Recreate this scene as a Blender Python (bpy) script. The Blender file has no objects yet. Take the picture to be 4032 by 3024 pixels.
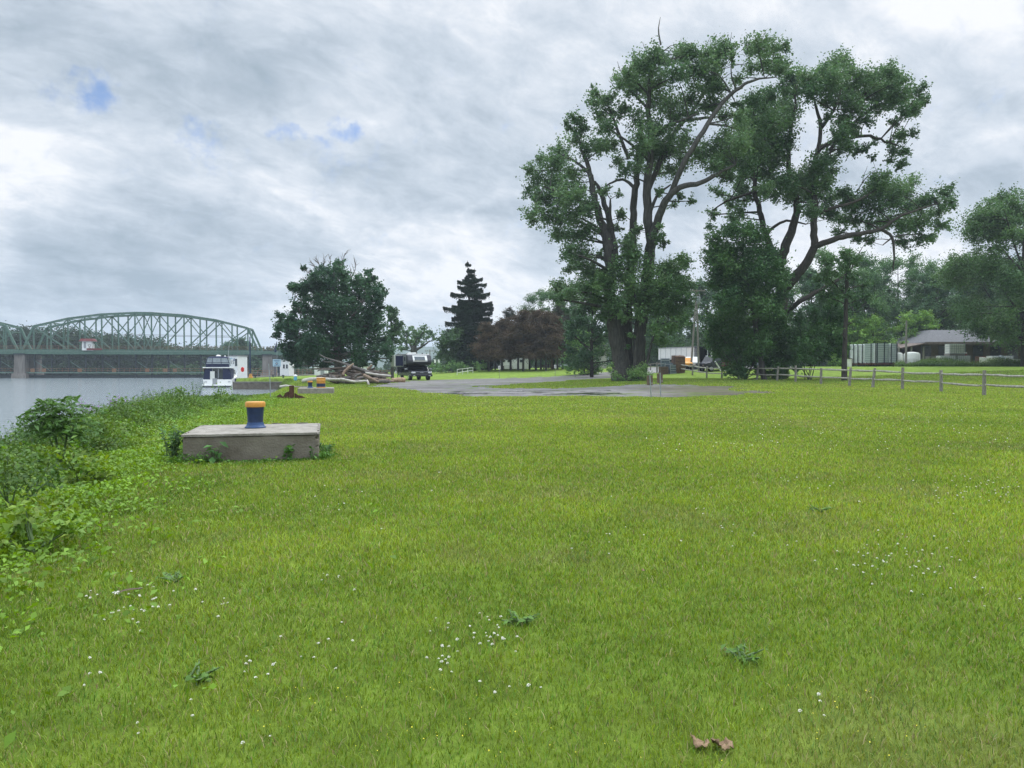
import bpy, bmesh, math, random
import numpy as np
from mathutils import Vector
R = math.radians
C = bpy.context.scene.collection
SC = bpy.context.scene
rng = np.random.default_rng(7)
random.seed(7)

# ------------------------------------------------------------------ camera geometry (used to turn surveyed points into metres)
F, HZ, EYE = 3029.0, 1445.0, 1.6
TH = math.atan((1512 - HZ) / F)
WATER = -1.5

def W(px, py, D):
    "point at depth D metres seen in direction (px, py)"
    u = (1512 - py) / F; dx = (px - 2016) / F
    yy = math.cos(TH) + u * math.sin(TH); zz = -math.sin(TH) + u * math.cos(TH)
    return np.array([dx / yy * D, D, EYE + zz / yy * D])

def ss(a, b, x):
    t = np.clip((np.asarray(x, float) - a) / (b - a), 0, 1)
    return t * t * (3 - 2 * t)

EY = [-200, -10, 3, 7, 11, 14, 22.5, 31, 42, 60, 80, 100, 106.8, 107.2, 400, 5000]
EX = [-40, -3.4, -4.1, -4.8, -6.1, -6.7, -8.9, -10.6, -12.9, -17.2, -22, -29, -31, -38.5, -38.5, -38.5]
def shore(y): return np.interp(y, EY, EX)

def vnoise(x, y, s, seed=0):
    x = np.asarray(x, float) / s; y = np.asarray(y, float) / s
    xi = np.floor(x).astype(np.int64); yi = np.floor(y).astype(np.int64)
    fx = x - xi; fy = y - yi; fx = fx * fx * (3 - 2 * fx); fy = fy * fy * (3 - 2 * fy)
    def hsh(a, b):
        n = (a * 374761393 + b * 668265263 + seed * 1274126177) & 0x7fffffff
        n = ((n ^ (n >> 13)) * 1274126177) & 0x7fffffff
        return ((n ^ (n >> 16)) & 0xffff) / 65535.0
    return (hsh(xi, yi) * (1 - fx) + hsh(xi + 1, yi) * fx) * (1 - fy) + (hsh(xi, yi + 1) * (1 - fx) + hsh(xi + 1, yi + 1) * fx) * fy

def H(x, y):
    x = np.asarray(x, float); y = np.asarray(y, float)
    z = 0.3 * ss(35, 65, y) * ss(0, 14, x)
    a = 1.35 * ss(85, 115, y + 0.6 * (x - 24)) * ss(12, 24, x)
    b = 1.05 * ss(103, 136, y) * ss(-24, -2, x)
    z = z + np.maximum(a, b)
    z = z + 0.05 * (vnoise(x, y, 9, 3) - .5) * ss(4, 12, y)
    d = x - shore(y)
    steep = ss(106, 107.5, y)
    fr = ss(36, 50, y); drop = (ss(0, 1, (-d - 2.3 + 1.9 * fr) / (3.3 - 1.3 * fr)) * (1 - steep) + ss(0, .9, -d) * steep) * 2.7 + .12 * ss(-.5, 1.5, -d) * (1 - steep)
    far = ss(0, 8, y - (288 + 0.18 * (x + 130)))                       # opposite bank beyond the bridge
    drop = drop * (1 - far)
    return z - drop

def hz(x, y): return float(H(x, y))
def G(px, py):
    "where the sight line (px,py) meets the ground"
    D = 3.0
    for _ in range(4000):
        p = W(px, py, D)
        if p[2] <= hz(p[0], p[1]): return p
        D *= 1.002
        if D > 400: break
    return W(px, py, 300)

# ------------------------------------------------------------------ materials
MATS = {}
def mat(name, col, rough=.7, metal=0., noise=0., nscale=4., bump=0., bscale=30., spec=.35, col2=None, stretch=None, coat=0.):
    m = bpy.data.materials.new(name); m.use_nodes = True; nt = m.node_tree; b = nt.nodes['Principled BSDF']
    b.inputs['Base Color'].default_value = (*col, 1); b.inputs['Roughness'].default_value = rough
    b.inputs['Metallic'].default_value = metal; b.inputs['Specular IOR Level'].default_value = spec
    if coat: b.inputs['Coat Weight'].default_value = coat
    tc = nt.nodes.new('ShaderNodeTexCoord'); mp = nt.nodes.new('ShaderNodeMapping')
    nt.links.new(tc.outputs['Object'], mp.inputs[0])
    if stretch: mp.inputs['Scale'].default_value = stretch
    if noise or col2:
        n = nt.nodes.new('ShaderNodeTexNoise'); n.inputs['Scale'].default_value = nscale; n.inputs['Detail'].default_value = 6; n.inputs['Roughness'].default_value = .65
        nt.links.new(mp.outputs[0], n.inputs['Vector'])
        rp = nt.nodes.new('ShaderNodeValToRGB'); rp.color_ramp.elements[0].position = .32; rp.color_ramp.elements[1].position = .68
        c2 = col2 or tuple(min(1, c * (1 + noise)) for c in col); c1 = col if col2 else tuple(c * (1 - noise) for c in col)
        rp.color_ramp.elements[0].color = (*c1, 1); rp.color_ramp.elements[1].color = (*c2, 1)
        nt.links.new(n.outputs['Fac'], rp.inputs[0]); nt.links.new(rp.outputs[0], b.inputs['Base Color'])
    if bump:
        n2 = nt.nodes.new('ShaderNodeTexNoise'); n2.inputs['Scale'].default_value = bscale; n2.inputs['Detail'].default_value = 8
        nt.links.new(mp.outputs[0], n2.inputs['Vector'])
        bp = nt.nodes.new('ShaderNodeBump'); bp.inputs['Strength'].default_value = bump; bp.inputs['Distance'].default_value = .05
        nt.links.new(n2.outputs['Fac'], bp.inputs['Height']); nt.links.new(bp.outputs[0], b.inputs['Normal'])
    MATS[name] = m
    return m

def leaf_mat(name, trans=.25, rough=.55, spec=.25):
    m = bpy.data.materials.new(name); m.use_nodes = True; nt = m.node_tree; b = nt.nodes['Principled BSDF']
    at = nt.nodes.new('ShaderNodeAttribute'); at.attribute_name = 'col'
    nt.links.new(at.outputs['Color'], b.inputs['Base Color'])
    b.inputs['Roughness'].default_value = rough; b.inputs['Specular IOR Level'].default_value = spec
    t = nt.nodes.new('ShaderNodeBsdfTranslucent')
    hs = nt.nodes.new('ShaderNodeHueSaturation'); hs.inputs['Saturation'].default_value = 1.15; hs.inputs['Value'].default_value = 1.25; hs.inputs['Hue'].default_value = .485
    nt.links.new(at.outputs['Color'], hs.inputs['Color']); nt.links.new(hs.outputs[0], t.inputs[0])
    mx = nt.nodes.new('ShaderNodeMixShader'); mx.inputs[0].default_value = trans
    nt.links.new(b.outputs[0], mx.inputs[1]); nt.links.new(t.outputs[0], mx.inputs[2])
    nt.links.new(mx.outputs[0], nt.nodes['Material Output'].inputs[0])
    return m

M_leaf = leaf_mat('leaf_surface', .3)
M_grass = leaf_mat('grass_surface', .3, .6, .2)
M_needle = leaf_mat('needle_surface', .1, .7, .15)
M_bark = mat('bark', (.04, .039, .035), .95, noise=0, nscale=3, col2=(.108, .103, .093), bump=1.0, bscale=9, stretch=(2.5, 2.5, .35), spec=.1)
M_barkd = mat('dark_bark', (.03, .028, .025), .95, col2=(.075, .065, .055), nscale=4, bump=.6, bscale=9, stretch=(2, 2, .5), spec=.1)
M_twig = mat('dead_twig', (.13, .115, .1), .9)
M_conc = mat('weathered_concrete', (.12, .102, .08), .92, col2=(.215, .19, .155), nscale=2.2, bump=.35, bscale=30, spec=.2)
M_conctop = mat('pale_concrete', (.19, .172, .145), .92, col2=(.33, .305, .265), nscale=5, bump=.4, bscale=40, spec=.2)
M_pier = mat('pier_concrete', (.11, .10, .09), .95, col2=(.24, .22, .20), nscale=.9, stretch=(2, 2, .25), bump=.4, bscale=5)
M_blue = mat('navy_paint', (.007, .022, .065), .38, noise=.25, nscale=9, spec=.5, bump=.08, bscale=25)
M_bluelt = mat('worn_blue_paint', (.025, .06, .15), .55, noise=.3, nscale=12)
M_yel = mat('yellow_paint', (.55, .255, .04), .45, noise=.18, nscale=14, spec=.5)
M_green = mat('bridge_green_paint', (.055, .115, .085), .6, col2=(.10, .17, .13), nscale=2)
M_greenlt = mat('faded_green_paint', (.12, .19, .155), .7, noise=.25, nscale=2)
M_steel = mat('dark_steel', (.03, .042, .045), .7, noise=.3, nscale=2)
M_rust = mat('rust', (.045, .02, .013), .9, col2=(.12, .055, .035), nscale=7, bump=.5)
M_orange = mat('orange_paint', (.22, .12, .065), .6, noise=.3, nscale=3)
M_white = mat('white_paint', (.72, .72, .70), .5, noise=.08, nscale=3)
M_gel = mat('white_gelcoat', (.80, .80, .78), .22, noise=.03, spec=.5)
M_navy = mat('navy_canvas', (.012, .018, .055), .8, noise=.2, nscale=8)
M_glass = mat('dark_glass', (.03, .04, .045), .08, spec=.8)
M_clear = mat('clear_vinyl', (.30, .34, .37), .15, noise=.2, nscale=3, spec=.7)
M_black = mat('black_paint', (.012, .014, .02), .25, spec=.6, noise=.2)
M_rubber = mat('rubber', (.016, .016, .016), .9)
M_chrome = mat('bright_metal', (.65, .66, .68), .25, metal=1.)
M_galv = mat('galvanised_metal', (.33, .36, .37), .5, metal=.6, noise=.2, nscale=6)
M_grey = mat('grey_panel', (.30, .31, .32), .45, noise=.08)
M_dgrey = mat('dark_grey_panel', (.045, .047, .055), .65, noise=.1)
M_wood = mat('weathered_wood', (.13, .12, .105), .95, col2=(.33, .31, .275), nscale=7, stretch=(4, 4, .8), bump=.8, bscale=18, spec=.1)
M_woodr = mat('weathered_rail', (.20, .185, .16), .95, col2=(.46, .44, .39), nscale=6, bump=.8, bscale=18, spec=.1)
M_brown = mat('brown_board', (.10, .07, .055), .85, col2=(.17, .13, .10), nscale=6)
M_maroon = mat('maroon_paint', (.16, .035, .035), .6, noise=.2)
M_red = mat('red_plastic', (.65, .03, .02), .4)
M_lblue = mat('light_blue_paint', (.12, .42, .62), .5)
M_sign = mat('pale_blue_sign', (.33, .48, .56), .5, noise=.08)
M_signblue = mat('sign_print', (.05, .10, .2), .6)
M_corr = mat('corrugated_panel', (.60, .63, .63), .42, metal=.25, noise=.12, nscale=1.5)
M_roof = mat('grey_roof', (.085, .085, .09), .95, col2=(.15, .15, .155), nscale=3, stretch=(3, .6, 1), bump=.4)
M_roofr = mat('rusty_eave', (.13, .10, .085), .9, noise=.4, nscale=3)
M_plas = mat('white_plastic', (.66, .67, .62), .5, noise=.1, nscale=3)
M_vyel = mat('yellow_truck_paint', (.70, .30, .03), .35, spec=.5)
M_tan = mat('cut_log', (.36, .25, .16), .9, noise=.4, nscale=6)
M_logs = [mat('grey_log', (.07, .062, .055), .95, col2=(.16, .145, .13), nscale=5, bump=.8, bscale=14),
          mat('brown_log', (.04, .03, .024), .95, col2=(.10, .078, .06), nscale=5, bump=.8, bscale=14),
          mat('bleached_log', (.33, .30, .26), .9, col2=(.52, .49, .44), nscale=5, bump=.4, bscale=14),
          mat('tan_log', (.15, .10, .07), .95, col2=(.29, .215, .155), nscale=5, bump=.6, bscale=14)]

# ------------------------------------------------------------------ mesh helpers
def newmesh(name, V, Fc, m, parent=None, smooth=False, col=None):
    me = bpy.data.meshes.new(name)
    V = np.asarray(V, np.float32)
    if isinstance(Fc, np.ndarray):
        n, k = Fc.shape
        me.vertices.add(len(V)); me.vertices.foreach_set('co', V.ravel())
        me.loops.add(n * k); me.loops.foreach_set('vertex_index', Fc.astype(np.int32).ravel())
        me.polygons.add(n); me.polygons.foreach_set('loop_start', np.arange(0, n * k, k, dtype=np.int32))
        me.update(calc_edges=True)
    else:
        me.from_pydata([tuple(map(float, v)) for v in V], [], Fc)
    if col is not None:
        a = me.attributes.new('col', 'FLOAT_COLOR', 'POINT')
        c = np.ones((len(V), 4), np.float32); c[:, :3] = np.clip(col, 0, 1); a.data.foreach_set('color', c.ravel())
    if smooth: me.polygons.foreach_set('use_smooth', np.ones(len(me.polygons), bool))
    me.materials.append(m)
    o = bpy.data.objects.new(name, me); C.objects.link(o)
    if parent: o.parent = parent
    return o

def ring_tube(pts, rs, n=8, cap=True):
    pts = np.asarray(pts, float); k = len(pts); rs = np.broadcast_to(np.asarray(rs, float), (k,))
    T = np.gradient(pts, axis=0); T /= np.linalg.norm(T, axis=1, keepdims=True) + 1e-9
    ref = np.array([0, 0, 1.]) if abs(T[0, 2]) < .8 else np.array([0, 1., 0]); A = np.zeros_like(T); a = np.cross(T[0], ref)
    for q in range(k):
        a = a - T[q] * (a @ T[q]); a = a / (np.linalg.norm(a) + 1e-9); A[q] = a
    B = np.cross(T, A)
    an = np.arange(n) * 2 * math.pi / n
    V = pts[:, None] + rs[:, None, None] * (A[:, None] * np.cos(an)[None, :, None] + B[:, None] * np.sin(an)[None, :, None])
    V = V.reshape(-1, 3); i = np.arange(k - 1)[:, None] * n; j = np.arange(n)[None]; j2 = (j + 1) % n
    Fq = np.stack([i + j, i + j2, i + n + j2, i + n + j], -1).reshape(-1, 4)
    return V, Fq

class MB:
    def __init__(s): s.v = []; s.f = []
    def add(s, V, Fc):
        o = len(s.v); s.v += [tuple(map(float, p)) for p in V]; s.f += [tuple(int(a) + o for a in f) for f in Fc]; return s
    def box(s, x, y, z, a, b, c, rz=0, top=1.0, top_y=None):
        "centre, sizes; top = taper of the upper face"
        ty = top if top_y is None else top_y
        V = []
        for sz, kx, ky in ((-.5, 1, 1), (.5, top, ty)):
            for sx, sy in ((-.5, -.5), (.5, -.5), (.5, .5), (-.5, .5)):
                X, Y = sx * a * kx, sy * b * ky
                V.append((x + X * math.cos(rz) - Y * math.sin(rz), y + X * math.sin(rz) + Y * math.cos(rz), z + sz * c))
        return s.add(V, [(3, 2, 1, 0), (4, 5, 6, 7), (0, 1, 5, 4), (1, 2, 6, 5), (2, 3, 7, 6), (3, 0, 4, 7)])
    def beam(s, p, q, w, h=None):
        p = np.array(p, float); q = np.array(q, float); h = h or w; t = q - p; t /= np.linalg.norm(t) + 1e-9
        ref = np.array([0, 0, 1.]) if abs(t[2]) < .95 else np.array([1., 0, 0])
        a = np.cross(t, ref); a /= np.linalg.norm(a); b = np.cross(a, t)
        V = [e + a * sx * w / 2 + b * sz * h / 2 for e in (p, q) for sx, sz in ((-1, -1), (1, -1), (1, 1), (-1, 1))]
        return s.add(V, [(3, 2, 1, 0), (4, 5, 6, 7), (0, 1, 5, 4), (1, 2, 6, 5), (2, 3, 7, 6), (3, 0, 4, 7)])
    def tube(s, pts, rs, n=8):
        V, Fq = ring_tube(pts, rs, n); k = len(pts); s.add(V, Fq); o = len(s.v) - len(V)
        s.f.append(tuple(o + i for i in range(n))[::-1]); s.f.append(tuple(o + (k - 1) * n + i for i in range(n))); return s
    def lathe(s, prof, n=24, c=(0, 0, 0)):
        V = [(c[0] + r * math.cos(2 * math.pi * i / n), c[1] + r * math.sin(2 * math.pi * i / n), c[2] + z) for r, z in prof for i in range(n)]
        Fc = [(k * n + i, k * n + (i + 1) % n, (k + 1) * n + (i + 1) % n, (k + 1) * n + i) for k in range(len(prof) - 1) for i in range(n)]
        Fc += [tuple(range(n))[::-1], tuple((len(prof) - 1) * n + i for i in range(n))]
        return s.add(V, Fc)
    def prism(s, poly, ax, a, b):
        "poly in the plane across axis ax, from a to b"
        def P(u, v, w): return {'x': (w, u, v), 'y': (u, w, v), 'z': (u, v, w)}[ax]
        n = len(poly); V = [P(u, v, a) for u, v in poly] + [P(u, v, b) for u, v in poly]
        return s.add(V, [tuple(range(n))[::-1], tuple(range(n, 2 * n))] + [(i, (i + 1) % n, n + (i + 1) % n, n + i) for i in range(n)])
    def wheel(s, x, y, z, r, w):
        V = []; n = 20
        prof = [(r * .6, -w / 2), (r * .93, -w / 2), (r, -w * .35), (r, w * .35), (r * .93, w / 2), (r * .6, w / 2)]
        V = [(x + ww, y + rr * math.cos(2 * math.pi * i / n), z + rr * math.sin(2 * math.pi * i / n)) for rr, ww in prof for i in range(n)]
        return s.add(V, [(k * n + i, k * n + (i + 1) % n, (k + 1) * n + (i + 1) % n, (k + 1) * n + i) for k in range(5) for i in range(n)])
    def disc(s, x, y, z, r, w, n=16):
        V = [(x + ww, y + r * math.cos(2 * math.pi * i / n), z + r * math.sin(2 * math.pi * i / n)) for ww in (-w / 2, w / 2) for i in range(n)]
        return s.add(V, [tuple(range(n))[::-1], tuple(range(n, 2 * n))] + [(i, (i + 1) % n, n + (i + 1) % n, n + i) for i in range(n)])
    def build(s, name, m, parent=None, smooth=False, bevel=0):
        o = newmesh(name, s.v, s.f, m, parent)
        bm = bmesh.new(); bm.from_mesh(o.data); bmesh.ops.recalc_face_normals(bm, faces=bm.faces); bm.to_mesh(o.data); bm.free()
        if smooth:
            o.data.polygons.foreach_set('use_smooth', np.ones(len(o.data.polygons), bool))
            try: o.data.set_sharp_from_angle(angle=R(40))
            except Exception: pass
        if bevel:
            b = o.modifiers.new('bevel', 'BEVEL'); b.width = bevel; b.segments = 2; b.limit_method = 'ANGLE'
        return o

def thing(name, label, cat, loc=(0, 0, 0), rz=0, group=None):
    o = bpy.data.objects.new(name, None); C.objects.link(o); o.location = tuple(map(float, loc)); o.rotation_euler = (0, 0, rz)
    o.empty_display_size = .2
    return tag(o, label, cat, group)
def tag(o, label=None, cat=None, group=None, kind=None):
    if label: o['label'] = label
    if cat: o['category'] = cat
    if group: o['group'] = group
    if kind: o['kind'] = kind
    return o
def dup(root, loc, rz=0, sc=1, label=None, group=None):
    r = root.copy(); C.objects.link(r); r.location = tuple(map(float, loc)); r.rotation_euler = (0, 0, rz)
    r.scale = (sc,) * 3 if not isinstance(sc, tuple) else sc
    if label: r['label'] = label
    if group: r['group'] = group
    for ch in list(root.children):
        c = ch.copy(); C.objects.link(c); c.parent = r
        for g in ch.children:
            d = g.copy(); C.objects.link(d); d.parent = c
    return r

# ------------------------------------------------------------------ foliage
def unit(n):
    v = rng.normal(size=(n, 3)); return v / (np.linalg.norm(v, axis=1, keepdims=True) + 1e-9)
def leaf_geo(P, size, up=.35, aspect=.75, droop=0., jitter=.35):
    "one folded four-cornered leaf at each point"
    n = len(P); nr = unit(n); nr[:, 2] = np.abs(nr[:, 2]) + up; nr /= np.linalg.norm(nr, axis=1, keepdims=True)
    t = unit(n); t[:, 2] -= droop; t -= nr * (t * nr).sum(1, keepdims=True); t /= np.linalg.norm(t, axis=1, keepdims=True) + 1e-9
    b = np.cross(nr, t); s = (np.asarray(size) * (1 + jitter * rng.uniform(-1, 1, n)))[:, None]
    a = aspect / 2
    V = np.stack([P - .5 * t * s, P + (-.05 * t + a * b + .13 * nr) * s, P + .5 * t * s, P + (-.05 * t - a * b + .13 * nr) * s], 1).reshape(-1, 3)
    return V, np.arange(4 * n).reshape(-1, 4)
def clump_pts(c, r, n, nsub=None, sig=.2):
    c = np.asarray(c, float); r = np.asarray(r, float) * np.ones(3)
    nsub = nsub or max(10, int(n / 24))
    rad = rng.uniform(.12, 1.2, nsub) ** .6; dr = unit(nsub); dr[:, 2] += .12; k = rng.integers(0, nsub, n)
    sub = c + dr * rad[:, None] * r * .84; sz = rng.uniform(.45, 1.25, nsub)[k][:, None]
    P = sub[k] + rng.normal(size=(n, 3)) * r * sig * .78 * sz + dr[k] * r * (rng.normal(size=(n, 1)) * sig * 1.35 * sz)
    return P, sub
def smooth_line(pts, rs, seg=4, wob=.0):
    pts = np.asarray(pts, float); n = len(pts)
    if n < 3: seg = 3
    P = np.vstack([2 * pts[0] - pts[1], pts, 2 * pts[-1] - pts[-2]]); out = []; ro = []
    for i in range(n - 1):
        p0, p1, p2, p3 = P[i:i + 4]
        for k in range(seg):
            t = k / seg
            out.append(.5 * ((2 * p1) + (p2 - p0) * t + (2 * p0 - 5 * p1 + 4 * p2 - p3) * t * t + (3 * p1 - p0 - 3 * p2 + p3) * t ** 3)); ro.append(rs[i] * (1 - t) + rs[i + 1] * t)
    out.append(pts[-1]); ro.append(rs[-1]); out = np.array(out)
    if wob: out[1:] += rng.normal(size=out[1:].shape) * wob
    return out, np.array(ro)

class Wood:
    def __init__(s): s.V = []; s.F = []; s.o = 0; s.lines = []
    def limb(s, pts, rs, n=8, wob=0., seg=4, keep=True):
        p, r = smooth_line(pts, rs, seg, wob); V, Fq = ring_tube(p, r, n); s.V.append(V); s.F.append(Fq + s.o); s.o += len(V)
        if keep: s.lines.append(np.hstack([p, r[:, None]]))
        return p
    def nearest(s, c):
        L = np.vstack(s.lines); d = np.linalg.norm(L[:, :3] - c, axis=1) + np.maximum(0, L[:, 2] - c[2] + .3) * 1.2
        i = int(np.argmin(d)); return L[i, :3], L[i, 3]
    def build(s, name, m, parent):
        return newmesh(name, np.vstack(s.V), np.vstack(s.F), m, parent, smooth=True)

def make_tree(name, label, cat, base, limbs, clumps, size=.2, dens=60, cols=((.03, .06, .02), (.06, .11, .035)), group=None,
              bark=None, lm=None, twigs=True, sub=4, spread=None, aspect=.75, up=.35, droop=0., dead=(), sig=.235, colvar=.18):
    """limbs: [(points, radii)], clumps: [(centre, radius)] in world metres; base = root of the thing"""
    base = np.array(base, float); t = thing(name, label, cat, base, 0, group)
    w = Wood()
    for pts, rs in limbs: w.limb(np.array(pts) - base, rs, 10, wob=.03 * np.mean(rs) / .2)
    AV, AF, AC, o = [], [], [], 0
    c0, c1 = np.array(cols[0]) * np.array([1.5, 1.5, 1.75]), np.array(cols[1]) * np.array([1.6, 1.55, 1.9])
    for c, r in clumps:
        c = np.array(c) - base; rr = np.mean(np.ones(3) * r)
        n = int(dens * rr * rr * 8.2 * rng.uniform(.8, 1.15)) + 16
        P, subc = clump_pts(c, r, n, sig=sig)
        if twigs and w.lines:
            q, qr = w.nearest(c)
            if np.linalg.norm(q - c) > .3:
                mid = (q + c) / 2 + rng.normal(size=3) * .12 * rr + np.array([0, 0, .12 * rr])
                rb = min(qr * .6, .015 + .022 * np.linalg.norm(q - c))
                w.limb([q, mid, c], [rb, rb * .7, rb * .4], 5, keep=False)
            for k in range(sub):
                e = subc[rng.integers(len(subc))]
                w.limb([c, (c + e) / 2 + rng.normal(size=3) * .1 * rr, e], [.03, .02, .008], 4, keep=False, seg=2)
        V, Fq = leaf_geo(P, size, up, aspect, droop)
        k = rng.uniform(0, 1); base_c = c0 + (c1 - c0) * k
        cc = base_c[None] * (1 + colvar * rng.uniform(-1, 1, (n, 1))) * (1 + .05 * rng.normal(size=(n, 3)))
        AV.append(V); AF.append(Fq + o); o += len(V); AC.append(np.repeat(cc, 4, 0))
    for pts, rs in dead: w.limb(np.array(pts) - base, rs, 5, wob=.02, keep=False)
    w.build('trunk', bark or M_bark, t)
    newmesh('crown', np.vstack(AV), np.vstack(AF), lm or M_leaf, t, col=np.vstack(AC))
    return t
# ================================================================== camera, sky, sun, air
cam = bpy.data.cameras.new('camera'); co = bpy.data.objects.new('camera', cam); C.objects.link(co); SC.camera = co
cam.sensor_width = 36; cam.lens = 36 * F / 4032; cam.clip_end = 9000; cam.clip_start = .05
co.location = (0, 0, EYE); co.rotation_euler = (R(90) - TH, 0, 0)

SUN_EL, SUN_AZ = R(52), R(38)          # azimuth clockwise from straight ahead
wd = bpy.data.worlds.new('World'); SC.world = wd; wd.use_nodes = True; nt = wd.node_tree; N = nt.nodes; L = nt.links
bg = N['Background']
def nd(t, **k):
    n = N.new(t)
    for a, b in k.items(): setattr(n, a, b)
    return n
def mth(op, a, b=None, c=None, clamp=False):
    n = nd('ShaderNodeMath', operation=op); n.use_clamp = clamp
    for i, v in enumerate((a, b, c)):
        if v is None: continue
        if isinstance(v, (int, float)): n.inputs[i].default_value = v
        else: L.new(v, n.inputs[i])
    return n.outputs[0]
def ramp(v, stops):
    r = nd('ShaderNodeValToRGB'); e = r.color_ramp.elements
    while len(e) < len(stops): e.new(.5)
    for i, (p, c) in enumerate(stops): e[i].position = p; e[i].color = (*c, 1) if not isinstance(c, float) else (c, c, c, 1)
    L.new(v, r.inputs[0]); return r.outputs[0]
def mapr(v, a, b, c, d, smooth=True):
    m = nd('ShaderNodeMapRange'); m.interpolation_type = 'SMOOTHSTEP' if smooth else 'LINEAR'
    L.new(v, m.inputs[0])
    for i, x in enumerate((a, b, c, d)): m.inputs[i + 1].default_value = x
    return m.outputs[0]
def mixc(f, a, b, typ='MIX'):
    m = nd('ShaderNodeMix', data_type='RGBA', blend_type=typ)
    for i, v in ((0, f), (6, a), (7, b)):
        if isinstance(v, (int, float)): m.inputs[i].default_value = v
        elif isinstance(v, tuple): m.inputs[i].default_value = (*v, 1)
        else: L.new(v, m.inputs[i])
    return m.outputs[2]
tc = nd('ShaderNodeTexCoord'); sx = nd('ShaderNodeSeparateXYZ'); L.new(tc.outputs['Generated'], sx.inputs[0])
zc = mth('MAXIMUM', sx.outputs[2], 0.0); zd = mth('ADD', zc, .34)
cx = nd('ShaderNodeCombineXYZ'); L.new(mth('DIVIDE', sx.outputs[0], zd), cx.inputs[0]); L.new(mth('DIVIDE', sx.outputs[1], zd), cx.inputs[1])
def cloud(scale, rot, stretch, det, rough, dist, off):
    mp = nd('ShaderNodeMapping'); mp.vector_type = 'TEXTURE'; L.new(cx.outputs[0], mp.inputs[0]); mp.inputs['Rotation'].default_value = (0, 0, rot); mp.inputs['Scale'].default_value = stretch; mp.inputs['Location'].default_value = off
    n = nd('ShaderNodeTexNoise'); n.inputs['Scale'].default_value = scale; n.inputs['Detail'].default_value = det; n.inputs['Roughness'].default_value = rough; n.inputs['Distortion'].default_value = dist
    L.new(mp.outputs[0], n.inputs['Vector']); return n.outputs['Fac']
big = cloud(1.15, R(48), (1.5, .95, 1), 3, .5, .3, (3.1, 7.7, 0))
mid = cloud(3.4, R(44), (1.35, .9, 1), 11, .64, .3, (1.3, 2.2, 0))
fine = cloud(11, R(44), (1.25, .9, 1), 8, .62, .5, (5.3, 1.2, 0))
v = mth('ADD', mth('MULTIPLY', big, .46), mth('ADD', mth('MULTIPLY', mid, .36), mth('MULTIPLY', fine, .18)))
def sdir(px, py):
    d = W(px, py, 1.0) - np.array([0, 0, EYE]); return d / np.linalg.norm(d)
wob = nd('ShaderNodeTexNoise'); wob.inputs['Scale'].default_value = 9; wob.inputs['Detail'].default_value = 7; wob.inputs['Roughness'].default_value = .62; L.new(tc.outputs['Generated'], wob.inputs['Vector'])
wv = nd('ShaderNodeVectorMath', operation='SUBTRACT'); L.new(wob.outputs['Color'], wv.inputs[0]); wv.inputs[1].default_value = (.5, .5, .5)
def blob(px, py, r, amp=.22, sq=1.0, ang=0):
    """soft ragged patch of sky round a direction; sq<1 flattens it vertically"""
    d0 = sdir(px, py)
    s = nd('ShaderNodeVectorMath', operation='SUBTRACT'); L.new(tc.outputs['Generated'], s.inputs[0]); s.inputs[1].default_value = tuple(d0)
    a = nd('ShaderNodeVectorMath', operation='MULTIPLY_ADD'); L.new(wv.outputs[0], a.inputs[0]); a.inputs[1].default_value = (amp, amp, amp); L.new(s.outputs[0], a.inputs[2])
    q = nd('ShaderNodeMapping'); L.new(a.outputs[0], q.inputs[0]); q.vector_type = 'TEXTURE'
    q.inputs['Rotation'].default_value = (0, ang, 0); q.inputs['Scale'].default_value = (1, 1, sq)
    l = nd('ShaderNodeVectorMath', operation='LENGTH'); L.new(q.outputs[0], l.inputs[0])
    return mapr(l.outputs[1], r * .1, r, 1, 0)
def addup(lst):
    o = lst[0]
    for x in lst[1:]: o = mth('ADD', o, x)
    return o
# bright breaks and dark bands of this particular sky
bright = addup([mth('MULTIPLY', blob(*a), k) for a, k in (((150, 700, .16), .10), ((250, 1150, .14, .2, .4, R(-18)), .05), ((2000, 470, .26, .25, .45, R(18)), .12),
        ((1150, 800, .10, .2, .5, R(12)), .11), ((1750, 900, .16, .2, .3, R(14)), .12), ((2050, 1120, .18, .2, .5, R(10)), .11), ((1500, 1050, .16, .2, .4, R(12)), .06), ((350, 100, .2, .2, .6, 0), .07), ((1000, 1190, .14, .2, .25, R(10)), .10), ((3700, 300, .3), .06), ((2900, 200, .25), .05), ((60, 580, .08), .10), ((3000, 1300, .5), .10))])
dark = addup([mth('MULTIPLY', blob(*a), k) for a, k in (((650, 950, .26, .2, .38, R(10)), .15), ((1450, 1080, .17, .2, .35, R(14)), .09), ((100, 1000, .22, .2, .3, R(-6)), .15), ((600, 1180, .25, .2, .25, R(8)), .07),
        ((700, 420, .22, .2, .5, R(14)), .03), ((1800, 700, .2, .2, .4, R(18)), .05), ((2350, 800, .2, .2, .6, R(18)), .04), ((3100, 250, .3, .2, .5, R(10)), .05), ((1650, 200, .2, .2, .5, R(18)), .05))])
v = mth('MULTIPLY_ADD', mth('SUBTRACT', v, .5), 2.6, .57)
v = mth('SUBTRACT', mth('ADD', v, bright), dark)
ccol = ramp(v, [(.22, (.31, .39, .47)), (.40, (.44, .515, .60)), (.52, (.555, .625, .71)), (.64, (.68, .735, .81)), (.80, (.90, .915, .95))])
sky = nd('ShaderNodeTexSky'); sky.sky_type = 'NISHITA'; sky.sun_disc = False; sky.sun_elevation = SUN_EL; sky.sun_rotation = SUN_AZ; sky.air_density = 1.0; sky.dust_density = .6; sky.ozone_density = 3
blue = mixc(1.0, sky.outputs[0], (.085, .10, .125), 'MULTIPLY')
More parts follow.
